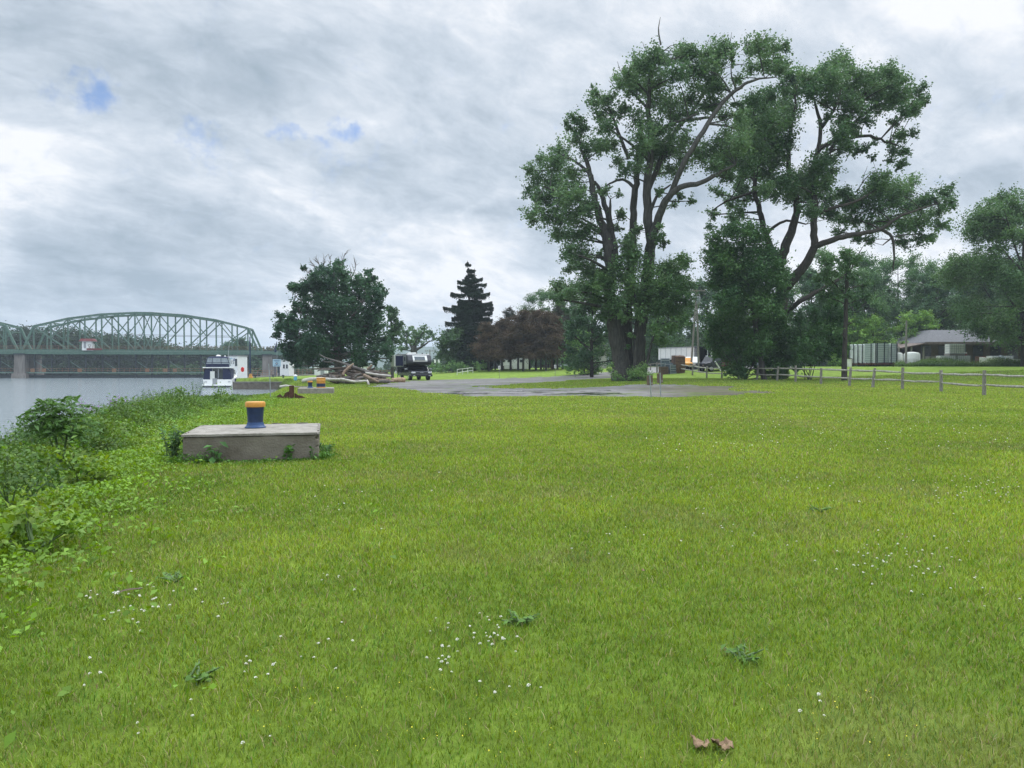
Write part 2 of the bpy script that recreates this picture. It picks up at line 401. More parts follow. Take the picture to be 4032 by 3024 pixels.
hole = addup([blob(330, 350, .045, .16, 1.2), mth('MULTIPLY', blob(1365, 498, .042, .15, .75), .95), mth('MULTIPLY', blob(1120, 535, .05, .18, .45, R(10)), .55), mth('MULTIPLY', blob(810, 585, .07, .2, .4, R(18)), .5), mth('MULTIPLY', blob(1230, 640, .09, .25, .8), .30)])
rag = nd('ShaderNodeTexNoise'); rag.inputs['Scale'].default_value = 26; rag.inputs['Detail'].default_value = 8; rag.inputs['Roughness'].default_value = .65; L.new(tc.outputs['Generated'], rag.inputs['Vector'])
hole = mapr(mth('ADD', hole, mth('MULTIPLY', mth('SUBTRACT', rag.outputs['Fac'], .5), 2.0)), .15, 1.2, 0, .85)
skyc = mixc(hole, ccol, blue)
up = mapr(sx.outputs[2], .42, .8, 1.0, 4.2)         # overcast sky, boosted above the view to brighten the lawn
dn = mapr(sx.outputs[2], -.05, 0.0, .35, 1.0)
skyc2 = mixc(1.0, skyc, (1, 1, 1), 'MULTIPLY')
L.new(skyc2, bg.inputs[0]); L.new(mth('MULTIPLY', up, dn), bg.inputs[1])
wd.cycles.sampling_method = 'MANUAL'; wd.cycles.sample_map_resolution = 512

sl = bpy.data.lights.new('sun', 'SUN'); so = bpy.data.objects.new('sun', sl); C.objects.link(so)
sl.energy = 1.5; sl.angle = R(14); sl.color = (1, .96, .89)
so.rotation_euler = (R(90) - SUN_EL, 0, -SUN_AZ + R(180)); so.rotation_euler = Vector((-math.sin(SUN_AZ) * math.cos(SUN_EL), -math.cos(SUN_AZ) * math.cos(SUN_EL), -math.sin(SUN_EL))).to_track_quat('-Z', 'Y').to_euler()
vs = SC.view_settings; vs.view_transform = 'Standard'; vs.look = 'None'; vs.gamma = 1; vs.exposure = .14
cy = SC.cycles; cy.max_bounces = 5; cy.diffuse_bounces = 3; cy.glossy_bounces = 3; cy.transmission_bounces = 3; cy.transparent_max_bounces = 8; cy.volume_bounces = 0
cy.sample_clamp_indirect = 6; cy.use_adaptive_sampling = True; cy.adaptive_threshold = .015
cy.use_denoising = True
try: cy.denoiser = 'OPENIMAGEDENOISE'; cy.denoising_input_passes = 'RGB_ALBEDO_NORMAL'
except Exception: pass

hm = bpy.data.materials.new('haze_air'); hm.use_nodes = True; hn = hm.node_tree
for n in list(hn.nodes):
    if n.type == 'BSDF_PRINCIPLED': hn.nodes.remove(n)
pv = hn.nodes.new('ShaderNodeVolumePrincipled'); pv.inputs['Color'].default_value = (.80, .90, 1.0, 1); pv.inputs['Density'].default_value = .00033; pv.inputs['Anisotropy'].default_value = 0
hn.links.new(pv.outputs[0], hn.nodes['Material Output'].inputs['Volume'])
hb = MB().box(0, 1600, 48, 7200, 5200, 110).build('haze', hm); tag(hb, 'thin bluish air haze in front of the far hills', 'haze', kind='stuff')

# ================================================================== ground
def axis(core, step, far, grow=1.13):
    a = list(np.arange(core[0], core[1] + step, step)); s = step; x = a[-1]
    while x < far: s *= grow; x += s; a.append(x)
    s = step; x = a[0]; b = []
    while x > -far: s *= grow; x -= s; b.append(x)
    return np.array(b[::-1] + a)
gx = axis((-48, 60), .5, 3400); gy = axis((-6, 130), .5, 4200); gy = gy[gy > -900]
XX, YY = np.meshgrid(gx, gy); ZZ = H(XX, YY)
V = np.stack([XX, YY, ZZ], -1).reshape(-1, 3); nx = len(gx); ii, jj = np.meshgrid(np.arange(nx - 1), np.arange(len(gy) - 1)); b0 = (jj * nx + ii).ravel()
Fq = np.stack([b0, b0 + 1, b0 + nx + 1, b0 + nx], 1)
def patch(x, y):
    "slow variation of the turf: 0..1"
    return np.clip((.45 * vnoise(x, y, 2.2, 1) + .3 * vnoise(x, y, .7, 2) + .15 * vnoise(x, y, .25, 4) + .35 * vnoise(x, y, 8, 5) - .62) * 1.35 + .5, 0, 1)
def turf(x, y):
    "turf colour: deep green in patches, yellow green elsewhere, drier far out"
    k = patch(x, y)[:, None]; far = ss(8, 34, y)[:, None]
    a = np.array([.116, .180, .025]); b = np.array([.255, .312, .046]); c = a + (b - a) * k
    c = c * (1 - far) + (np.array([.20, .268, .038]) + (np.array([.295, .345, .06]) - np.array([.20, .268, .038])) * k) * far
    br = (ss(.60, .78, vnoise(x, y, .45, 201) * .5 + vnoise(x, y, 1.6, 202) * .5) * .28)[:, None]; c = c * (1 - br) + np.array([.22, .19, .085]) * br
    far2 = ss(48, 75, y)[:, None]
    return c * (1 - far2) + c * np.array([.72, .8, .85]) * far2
gcol = turf(V[:, 0], V[:, 1]) * np.array([.60, .64, .64]) * (1 + .42 * ss(45, 85, V[:, 1]))[:, None]  # turf colour darkened, most nearby, to stand in for shade among the blades
gm = leaf_mat('ground_turf', 0.0, .95, .05); gnt = gm.node_tree; gb = gnt.nodes['Principled BSDF']
def glink(m, amp, sc1, sc2, bump=.6, bsc=14):
    nt = m.node_tree; b = nt.nodes['Principled BSDF']; at = [n for n in nt.nodes if n.type == 'ATTRIBUTE'][0]
    t = nt.nodes.new('ShaderNodeTexCoord'); n1 = nt.nodes.new('ShaderNodeTexNoise'); n1.inputs['Scale'].default_value = sc1; n1.inputs['Detail'].default_value = 9; n1.inputs['Roughness'].default_value = .7
    nt.links.new(t.outputs['Object'], n1.inputs['Vector'])
    mr = nt.nodes.new('ShaderNodeMapRange'); mr.inputs[1].default_value = .3; mr.inputs[2].default_value = .7; mr.inputs[3].default_value = 1 - amp; mr.inputs[4].default_value = 1 + amp
    nt.links.new(n1.outputs['Fac'], mr.inputs[0]); mx = nt.nodes.new('ShaderNodeVectorMath'); mx.operation = 'SCALE'
    nt.links.new(at.outputs['Color'], mx.inputs[0]); nt.links.new(mr.outputs[0], mx.inputs['Scale']); nt.links.new(mx.outputs[0], b.inputs['Base Color'])
    n2 = nt.nodes.new('ShaderNodeTexNoise'); n2.inputs['Scale'].default_value = bsc; n2.inputs['Detail'].default_value = 6; nt.links.new(t.outputs['Object'], n2.inputs['Vector'])
    bp = nt.nodes.new('ShaderNodeBump'); bp.inputs['Strength'].default_value = bump; bp.inputs['Distance'].default_value = .06; nt.links.new(n2.outputs['Fac'], bp.inputs['Height']); nt.links.new(bp.outputs[0], b.inputs['Normal'])
    nt.links.new(b.outputs[0], nt.nodes['Material Output'].inputs[0])
glink(gm, .45, 2.2, 0)
# bank soil under water level
d = V[:, 0] - shore(V[:, 1]); wet = (ss(-.6, -.2, V[:, 2]) * 0 + ss(.2, 1.0, -V[:, 2]))[:, None]
gcol = gcol * (1 - wet) + np.array([.04, .045, .03]) * wet
fb = (ss(270, 280, V[:, 1]) * ss(-30, -50, V[:, 0]))[:, None]; gcol = gcol * (1 - fb) + np.array([.03, .05, .02]) * fb
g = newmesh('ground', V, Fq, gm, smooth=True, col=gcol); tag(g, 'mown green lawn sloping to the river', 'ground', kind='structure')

# river
wm = bpy.data.materials.new('river_water'); wm.use_nodes = True; nt = wm.node_tree; b = nt.nodes['Principled BSDF']
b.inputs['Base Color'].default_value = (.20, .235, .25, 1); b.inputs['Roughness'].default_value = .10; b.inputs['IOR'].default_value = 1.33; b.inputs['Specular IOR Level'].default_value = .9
t = nt.nodes.new('ShaderNodeTexCoord'); mp = nt.nodes.new('ShaderNodeMapping'); mp.inputs['Scale'].default_value = (.45, 1.25, 1); mp.inputs['Rotation'].default_value = (0, 0, R(-12)); nt.links.new(t.outputs['Object'], mp.inputs[0])
hs = []
for s_, d_ in ((1.3, 4), (4.2, 5)):
    n = nt.nodes.new('ShaderNodeTexNoise'); n.inputs['Scale'].default_value = s_; n.inputs['Detail'].default_value = d_; n.inputs['Distortion'].default_value = .6; nt.links.new(mp.outputs[0], n.inputs['Vector']); hs.append(n)
ad = nt.nodes.new('ShaderNodeMath'); ad.operation = 'MULTIPLY_ADD'; nt.links.new(hs[1].outputs['Fac'], ad.inputs[0]); ad.inputs[1].default_value = .4; nt.links.new(hs[0].outputs['Fac'], ad.inputs[2])
bp = nt.nodes.new('ShaderNodeBump'); bp.inputs['Strength'].default_value = 1.0; bp.inputs['Distance'].default_value = .13; nt.links.new(ad.outputs[0], bp.inputs['Height']); nt.links.new(bp.outputs[0], b.inputs['Normal'])
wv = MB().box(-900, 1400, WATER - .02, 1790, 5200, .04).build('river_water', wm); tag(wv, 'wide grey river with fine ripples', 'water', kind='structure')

# gravel lot and road
POLY = [(-11.7, 63), (-12.4, 75), (-12.4, 88), (-9.7, 94), (-4, 104), (6.8, 111), (14.6, 119), (24, 124), (24, 116), (16, 100), (11.7, 92), (7.5, 86), (3.4, 77), (-.2, 69), (-2.5, 61), (-1.5, 56.5), (3, 56), (8, 58), (12, 60), (15.5, 53), (15, 46), (11.5, 41.5), (7, 39), (1.2, 42.2), (-1.6, 42.5), (-5, 46), (-7.2, 53), (-9.5, 58)]
def poly_d(px, py, poly):
    px = np.asarray(px, float); py = np.asarray(py, float); ins = np.zeros(px.shape, bool); dm = np.full(px.shape, 1e9)
    n = len(poly)
    for i in range(n):
        x1, y1 = poly[i]; x2, y2 = poly[(i + 1) % n]
        c = ((y1 > py) != (y2 > py)) & (px < (x2 - x1) * (py - y1) / (y2 - y1 + 1e-12) + x1); ins ^= c
        t = np.clip(((px - x1) * (x2 - x1) + (py - y1) * (y2 - y1)) / ((x2 - x1) ** 2 + (y2 - y1) ** 2), 0, 1)
        dm = np.minimum(dm, np.hypot(px - x1 - t * (x2 - x1), py - y1 - t * (y2 - y1)))
    return np.where(ins, -dm, dm)
def gravel_d(x, y): return poly_d(x, y, POLY) + 2.6 * (vnoise(x, y, 1.7, 11) - .5) + 1.6 * (vnoise(x, y, .6, 12) - .5)
def cells(name, x0, x1, y0, y1, st, mask, lift, m, label, kind='structure', colf=None):
    xs = np.arange(x0, x1, st); ys = np.arange(y0, y1, st); A, B = np.meshgrid(xs, ys); keep = mask(A + st / 2, B + st / 2)[:-1, :-1]
    nx = len(xs); j, i = np.nonzero(keep); b = j * nx + i; Fq = np.stack([b, b + 1, b + nx + 1, b + nx], 1)
    u, inv = np.unique(Fq, return_inverse=True); Fq = inv.reshape(Fq.shape); X = A.ravel()[u]; Y = B.ravel()[u]
    o = newmesh(name, np.stack([X, Y, H(X, Y) + lift], 1), Fq, m, smooth=True, col=colf(X, Y) if colf else None); return tag(o, label, name.replace('_', ' '), kind=kind)
grm = leaf_mat('gravel', 0, .95, .1); glink(grm, .35, 1.3, 0, .9, 9)
def gravcol(x, y):
    k = vnoise(x, y, 3, 21)[:, None]; a = np.array([.13, .122, .116]); b = np.array([.20, .19, .185]); c = a + (b - a) * k
    br = (ss(6, 12, x) * (1 - ss(52, 60, y)))[:, None]; c = c * (1 - br) + c * np.array([.62, .60, .44]) * br
    gs = ss(.60, .78, vnoise(x, y, 1.5, 31) * .6 + .4 * vnoise(x, y, .5, 32) + .15 * ss(50, 40, y))[:, None] * .7
    return c * (1 - gs) + np.array([.09, .13, .03]) * gs
cells('gravel_lot', -16, 28, 34, 128, .25, lambda x, y: gravel_d(x, y) < 0, .012, grm, 'grey gravel parking lot and track in front of the trees', colf=gravcol)
pm = mat('puddle_water', (.06, .06, .055), .03, spec=1.0)
cells('puddle', -6.5, 6.5, 42, 51, .12, lambda x, y: (vnoise(x, y * 3, 1.6, 41) * .6 + vnoise(x, y * 3, .5, 42) * .4 + .12 * np.exp(-((y - 45.5 + .12 * x) / 1.0) ** 2) > .71) & (gravel_d(x, y) < -.15), .022, pm, 'shallow rain puddles shining on the gravel')
# track to the yard behind the fence
cells('yard_track', 16, 40, 94, 122, .4, lambda x, y: (np.abs(y - 109 + .05 * (x - 20)) < 5.5 + 2 * (vnoise(x, y, 2, 8) - .5)) & (x < 38), .015, grm, 'pale gravel yard behind the fence', colf=lambda x, y: np.ones((len(x), 3)) * np.array([.24, .235, .22]))

# far hills
hx = np.linspace(-2600, 2600, 220); V = []; 
ridge = 66 + 22 * vnoise(hx, hx * 0, 420, 5) + 10 * vnoise(hx, hx * 0, 130, 6) + 3.5 * vnoise(hx, hx * 0, 22, 6)
ridge = ridge * np.interp(hx, [-2600, -700, -420, 200, 2600], [.35, .45, .8, 1, 1])
for f_, dy in ((0, 0), (.45, 160), (.8, 330), (1, 520), (.9, 800)): V.append(np.stack([hx, 1650 + dy + hx * 0, ridge * f_ - 3], 1))
V = np.vstack(V); n = len(hx); Fq = np.array([(r * n + i, r * n + i + 1, (r + 1) * n + i + 1, (r + 1) * n + i) for r in range(4) for i in range(n - 1)])
hmat = mat('hill_forest', (.018, .035, .016), 1, col2=(.05, .085, .03), nscale=.02, spec=.05)
tag(newmesh('hills', V, Fq, hmat, smooth=True), 'low wooded hills fading into blue haze', 'hills', kind='structure')

# ================================================================== turf blades
BLK = (-4.66, 14.05, R(13.8))     # near mooring block
def in_block(x, y, m=0.0):
    dx = x - BLK[0]; dy = y - BLK[1]; c, s = math.cos(-BLK[2]), math.sin(-BLK[2])
    return (np.abs(dx * c - dy * s) < 1.1 + m) & (np.abs(dx * s + dy * c) < 1.1 + m)
def blades(n, y0, y1, pw, wk, seg, marg=3.2):
    # density falls smoothly with distance while the blades get broader, so no band shows
    q = 2 - pw; u = rng.random(n); y = (y0 ** q + u * (y1 ** q - y0 ** q)) ** (1 / q)
    x = rng.uniform(-1, 1, n) * (.70 * y + marg)
    k = (x > shore(y) - .4) & ~in_block(x, y, -.02) & (gravel_d(x, y) > -.25 + .5 * rng.random(n)); x, y = x[k], y[k]; n = len(x); z = H(x, y) - .004
    pt = patch(x, y); edge = ss(.6, 0, x - shore(y))
    hh = (.040 + .0006 * np.minimum(y, 60)) * (.8 + .4 * pt) * rng.uniform(.45, 1.4, n) * (1 + 1.0 * edge); ww = wk * y ** .92 * rng.uniform(.6, 1.35, n)
    a = rng.uniform(0, 2 * math.pi, n); lean = hh * rng.uniform(.1, 1.05, n); la = rng.uniform(0, 2 * math.pi, n)
    sx_, sy_ = np.cos(a) * ww / 2, np.sin(a) * ww / 2; lx, ly = np.cos(la) * lean, np.sin(la) * lean
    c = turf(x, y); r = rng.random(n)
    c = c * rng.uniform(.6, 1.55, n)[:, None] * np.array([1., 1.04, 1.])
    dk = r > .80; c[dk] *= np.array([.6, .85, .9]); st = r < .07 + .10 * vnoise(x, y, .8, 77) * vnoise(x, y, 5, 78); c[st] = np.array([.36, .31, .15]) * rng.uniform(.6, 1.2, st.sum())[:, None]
    B = np.stack([x, y, z], 1); S = np.stack([sx_, sy_, 0 * sx_], 1); Ln = np.stack([lx, ly, 0 * lx], 1); U = np.array([0, 0, 1.])
    if seg == 2:
        nr_ = y < 8; S2 = S * .8; 
        V = np.stack([B - S, B + S, B + S * .8 + Ln * .35 + U * hh[:, None] * .6, B - S * .8 + Ln * .35 + U * hh[:, None] * .6, B + Ln + U * hh[:, None] * .9], 1).reshape(-1, 3)
        i = np.arange(n) * 5
        Fq = np.concatenate([np.stack([i, i + 1, i + 2], 1), np.stack([i, i + 2, i + 3], 1), np.stack([i + 3, i + 2, i + 4], 1)])
        return V, Fq, np.repeat(c, 5, 0)
    V = np.stack([B - S, B + S, B + Ln + U * hh[:, None]], 1).reshape(-1, 3)
    return V, np.arange(3 * n).reshape(-1, 3), np.repeat(c, 3, 0)
GV, GF, GC, o = [], [], [], 0
for a in ((int(1.25e6 * .115), 1.7, 6.5, 0, 0, 2),) * 0 + ((2000000, 1.5, 85, 1.5, .0013, 2),):
    V, Fq, c = blades(*a); GV.append(V); GF.append(Fq + o); GC.append(c); o += len(V)
gr = newmesh('lawn_grass', np.vstack(GV), np.vstack(GF), M_grass, col=np.vstack(GC)); tag(gr, 'short mown grass blades covering the lawn', 'grass', kind='stuff')
# ================================================================== trees
def crop3(u, v): return 2000 + u / 1.0916, 40 + v / 1.0916
def traced(circ, D, depth, conv=crop3, k=1.0916, extra=.35):
    """clumps surveyed from the outline of a crown, each given its own distance inside the crown"""
    out = []
    for u, v, r in circ:
        px, py = conv(u, v)
        for q in range(2 if rng.random() < extra else 1):
            dd = D + depth * float(np.clip(rng.normal() * .5, -1, 1)); rm = r / k * D / F
            p = W(px, py, dd)
            if q: p = p + rng.normal(size=3) * rm * .4
            out.append((p, np.array([rm, rm * 1.15, rm * .95]) * 1.14))
    return out
def line3(D, *pts, conv=crop3, dy=None):
    out = []
    for i, p in enumerate(pts):
        out.append(W(*conv(p[0], p[1]), D + (p[2] if len(p) > 2 else 0)))
    return out
def upx(w, D, k=1.0916): return w / k * D / F

# ---- first cottonwood, behind the gravel
D1 = 71.5; b1 = G(2480, 1500); D1 = b1[1]
def rr(*a): return [upx(x, D1) for x in a]
L1 = [(line3(D1, (492, 1606), (484, 1500), (468, 1400), (450, 1310), (436, 1200), (440, 1090), (425, 1000, .5), (395, 900, 1), (372, 800, 1), (350, 700, 1), (318, 600, 2), (290, 530, 2)), rr(46, 36, 33, 30, 25, 24, 21, 17, 14, 11, 7, 4)),
      (line3(D1, (560, 1606), (562, 1500), (566, 1400), (582, 1300), (596, 1200), (604, 1100), (612, 1000, -.5), (602, 880, -1), (598, 770, -1), (612, 650, -1), (612, 540), (604, 420), (608, 310), (640, 210), (652, 150)), rr(34, 27, 27, 25, 25, 24, 22, 19, 17, 14, 12, 10, 8, 5, 2.5)),
      (line3(D1, (520, 1606), (516, 1500, 1), (512, 1350, 1), (520, 1200, 1), (532, 1060, 1.5), (538, 940, 1.5), (542, 820, 1.5), (552, 720, 1), (566, 600, 1), (575, 480, 1)), rr(34, 24, 22, 20, 18, 16, 15, 13, 9, 5)),
      (line3(D1, (612, 1030, -.5), (640, 910, -2), (680, 820, -3), (740, 760, -3.5), (830, 742, -4), (900, 705, -4), (980, 660, -4)), rr(20, 17, 15, 12, 10, 8, 4)),
      (line3(D1, (700, 790, -3), (760, 650, -4), (840, 520, -4), (920, 400, -3), (1000, 330, -3), (1060, 300, -3), (1150, 288, -2)), rr(12, 11, 10, 8, 7, 5, 2)),
      (line3(D1, (600, 780), (660, 640, 1), (720, 520, 3), (790, 440, 4), (860, 330, 4), (930, 230, 4)), rr(12, 11, 9, 7, 5, 2)),
      (line3(D1, (460, 1070, 1), (448, 960, 1.5), (425, 860, 2), (392, 770, 2), (376, 735, 2)), rr(17, 15, 13, 9, 5)),
      (line3(D1, (432, 985, 1), (437, 880, 0), (441, 810, 0)), rr(11, 8, 3)),
      (line3(D1, (520, 640, 1), (482, 545, 1), (446, 450, 1), (420, 390, 1)), rr(9, 7, 5, 3)),
      (line3(D1, (540, 760, 1.5), (500, 730, 2), (460, 735, 2), (415, 760, 2)), rr(8, 6, 5, 3)),
      (line3(D1, (365, 850, 1), (310, 820, -1), (240, 790, -2), (160, 760, -3)), rr(10, 8, 6, 3)),
      (line3(D1, (405, 960, 1), (350, 930, 2), (290, 900, 3)), rr(9, 6, 3)),
      (line3(D1, (350, 700, 1), (290, 650, 2), (230, 620, 3)), rr(8, 5, 3)),
      (line3(D1, (612, 560), (680, 500, -2), (760, 470, -3), (820, 440, -3)), rr(9, 7, 5, 3)),
      (line3(D1, (606, 430), (560, 380, 2), (520, 340, 2)), rr(7, 5, 3)),
      (line3(D1, (600, 900, -1), (640, 800, -2), (700, 750, -2)), rr(9, 6, 3))]
CW1 = [(640,200,45),(600,240,55),(560,260,45),(515,290,42),(690,225,30),(740,185,32),(790,190,40),(850,185,40),(900,180,45),(950,165,32),(960,210,28),(1030,160,35),(1080,170,42),(1140,170,40),(1180,165,28),(1105,225,45),(1160,240,40),(1190,245,28),(1045,250,40),(985,300,32),
 (480,315,38),(530,350,42),(600,335,55),(660,305,50),(720,275,52),(780,265,50),(840,260,50),(890,240,45),(380,365,34),(425,390,42),(372,400,30),(400,450,38),(430,505,38),(480,440,35),(290,470,32),(258,500,30),(320,510,36),(290,560,48),(225,600,38),(340,600,45),(392,585,48),
 (150,640,30),(200,655,48),(92,690,32),(130,725,52),(200,735,60),(270,700,55),(90,780,36),(150,810,55),(230,800,55),(300,780,50),(110,870,36),(160,890,38),(210,900,50),(280,880,52),(330,860,42),(230,970,40),(290,970,52),(340,950,42),(260,1040,36),(320,1050,48),(270,1110,32),(340,1130,42),(385,1060,32),(215,1195,34),(270,1210,45),(330,1200,50),(205,1240,26),
 (440,585,40),(470,650,36),(560,480,45),(580,560,58),(640,520,58),(620,620,62),(690,590,60),(760,560,50),(720,480,48),(700,400,52),(640,400,52),(780,380,50),(775,460,36),(840,345,48),(900,320,48),(850,420,42),(905,400,42),(930,460,42),(820,620,52),(880,600,50),(940,560,50),(755,650,42),(560,680,42),(500,700,30),(640,680,45),(705,690,42),(900,670,50),(960,640,52),(1000,580,52),(1010,520,50),(960,720,34),
 (712,840,20),(740,795,24),(790,820,20),(650,780,18),(490,880,24),(470,940,28),(520,1000,34),(560,950,22),(645,980,28),(672,1000,24),(655,930,14),(420,780,22),(480,790,16),(980,400,24),(1000,450,26)]
cl = traced(CW1, D1, 5.5)
dead1 = [(line3(D1, (657, 150), (648, 90), (655, 30)), rr(4, 3, .8)), (line3(D1, (640, 215), (600, 180), (578, 138)), rr(3, 2, .7)), (line3(D1, (650, 190), (690, 160), (716, 150)), rr(3, 2, .7)), (line3(D1, (500, 290), (480, 250), (470, 220)), rr(2, 1.4, .6)), (line3(D1, (470, 345), (450, 320), (432, 302)), rr(2, 1.4, .6)),
    (line3(D1, (840, 190), (855, 150), (868, 118)), rr(2, 1.4, .6)), (line3(D1, (945, 170), (955, 130), (962, 95)), rr(2, 1.4, .6)), (line3(D1, (1080, 180), (1092, 130), (1107, 92)), rr(2.4, 1.6, .6)), (line3(D1, (900, 330), (930, 290), (960, 270)), rr(3, 2, 1))]
make_tree('cottonwood_tree', 'tall ragged cottonwood with several trunks beside the gravel, left of the two giants', 'tree', b1, L1, cl, size=.205, dens=70, cols=((.048, .090, .034), (.092, .155, .056)), group='giant cottonwood trees', dead=dead1, sub=3, aspect=.85)
# leafy sprouts round its trunks
und = [(420,1130,38),(480,1100,44),(550,1060,44),(600,1110,52),(520,1160,60),(430,1190,52),(390,1250,44),(460,1270,52),(560,1240,60),(640,1180,52),(700,1120,44),(750,1090,36),(772,1080,22),(700,1200,56),(755,1180,44),(640,1280,50),(715,1290,52),(775,1250,38),(560,1310,32),(695,1370,40),(630,1370,36),(755,1340,30),(400,1310,30),(380,1200,30),(660,1420,26),(500,1330,22),(530,1400,14),(520,1450,12)]
cl = traced(und, D1 - 1.5, 2.5)
make_tree('maple_sapling_thicket', 'dense leafy young maple wrapped round the trunks of the left cottonwood', 'tree', b1 + np.array([.9, -1.2, 0]), [(line3(D1 - 1.2, (540, 1600), (550, 1450), (560, 1330), (540, 1200), (530, 1110)), rr(7, 6, 5, 4, 2)), (line3(D1 - 1.2, (580, 1600), (620, 1420), (660, 1300), (700, 1180)), rr(6, 5, 4, 2))], cl, size=.20, dens=86, cols=((.050, .10, .032), (.09, .165, .048)), sub=2)
def bush(name, label, cat, px, py, circ, size, dens, cols, conv, k, depth, group=None, D=None, **kw):
    b = G(px, py); 
    if D: b = np.array([W(px, py, D)[0], D, hz(W(px, py, D)[0], D)])
    Dp = b[1]; cl = traced(circ, Dp, depth, conv, k)
    ls = []
    for c, r in cl[::3]: ls.append(([b + rng.normal(size=3) * np.array([.25, .25, 0]), (b + c) / 2 + rng.normal(size=3) * .15, c], [.035 + .012 * np.mean(r), .03, .012]))
    return make_tree(name, label, cat, b, ls, cl, size=size, dens=dens, cols=cols, group=group, twigs=False, **kw)
cP = lambda u, v: (u, v)
bush('ground_shrub', 'low bright weeds and shoots crowding the foot of the left cottonwood', 'shrub', 2470, 1503, [(2425,1478,16),(2445,1495,14),(2480,1480,22),(2510,1470,26),(2535,1455,24),(2550,1480,22),(2530,1495,16),(2500,1497,14),(2400,1458,14),(2412,1440,12),(2420,1495,8)], .13, 120, ((.05, .11, .03), (.13, .22, .06)), cP, 1, .8)

# ---- second cottonwood
D2 = 81.0
def r2(*a): return [upx(x, D2) for x in a]
b2 = np.array([W(*crop3(1165, 1570), D2)[0], D2, 0]); b2[2] = hz(b2[0], b2[1])
L2 = [([b2, *line3(D2, (1168, 1450), (1172, 1330), (1180, 1220), (1172, 1100), (1195, 1010), (1225, 930), (1240, 850), (1225, 750, 1), (1205, 650, 1), (1212, 550), (1228, 450), (1240, 340))], r2(34, 30, 28, 26, 22, 20, 17, 14, 11, 10, 8, 6, 3)),
      (line3(D2, (1180, 1215), (1230, 1150, -1), (1285, 1085, -1.5), (1318, 1010, -2), (1316, 920, -2), (1322, 820, -2), (1312, 700, -1), (1330, 610, -1), (1400, 565), (1470, 550), (1560, 540), (1640, 570), (1700, 590)), r2(22, 20, 19, 16, 14, 12, 11, 10, 8, 7, 6, 4, 2)),
      (line3(D2, (1330, 620, -1), (1345, 510, -1), (1330, 430), (1305, 350)), r2(9, 8, 6, 3)),
      (line3(D2, (1385, 600), (1450, 520, 1), (1530, 450, 2), (1620, 400, 2), (1740, 400, 2)), r2(8, 7, 6, 4, 2)),
      (line3(D2, (1345, 510), (1400, 430, -2), (1430, 340, -2), (1425, 270, -2)), r2(7, 6, 4, 2)),
      (line3(D2, (1450, 520, 1), (1480, 430, 1), (1560, 340, 1), (1640, 300, 1)), r2(6, 5, 4, 2)),
      (line3(D2, (1310, 1020, -2), (1400, 985, -3), (1480, 965, -3), (1600, 940, -3), (1700, 880, -3), (1850, 830, -2)), r2(13, 12, 10, 8, 5, 2)),
      (line3(D2, (1600, 940, -3), (1650, 975, -3), (1660, 1050, -3), (1655, 1120, -3)), r2(7, 6, 4, 2)),
      (line3(D2, (1655, 975, -3), (1610, 1010, -3)), r2(4, 2)),
      (line3(D2, (1172, 1110), (1120, 1000, 1), (1095, 920, 1), (1078, 850, 1), (1060, 770, 1), (1070, 640, 1), (1075, 520, 1), (1090, 420, 1)), r2(17, 15, 13, 11, 9, 7, 5, 3)),
      (line3(D2, (1110, 960, 1), (1160, 920, 0), (1210, 905, 0), (1280, 920, 0)), r2(7, 6, 5, 3)),
      (line3(D2, (1180, 1310, -1), (1250, 1255, -3), (1320, 1215, -3), (1400, 1170, -3), (1460, 1130, -3)), r2(11, 10, 9, 7, 4)),
      (line3(D2, (1060, 780, 1), (1000, 800, -1), (940, 820, -2), (880, 860, -2)), r2(6, 5, 4, 2)),
      (line3(D2, (1205, 650, 1), (1150, 560, 2), (1110, 450, 2)), r2(7, 5, 3)),
      (line3(D2, (1316, 880, -2), (1400, 850, -3), (1500, 820, -3), (1600, 760, -2)), r2(8, 7, 5, 2))]
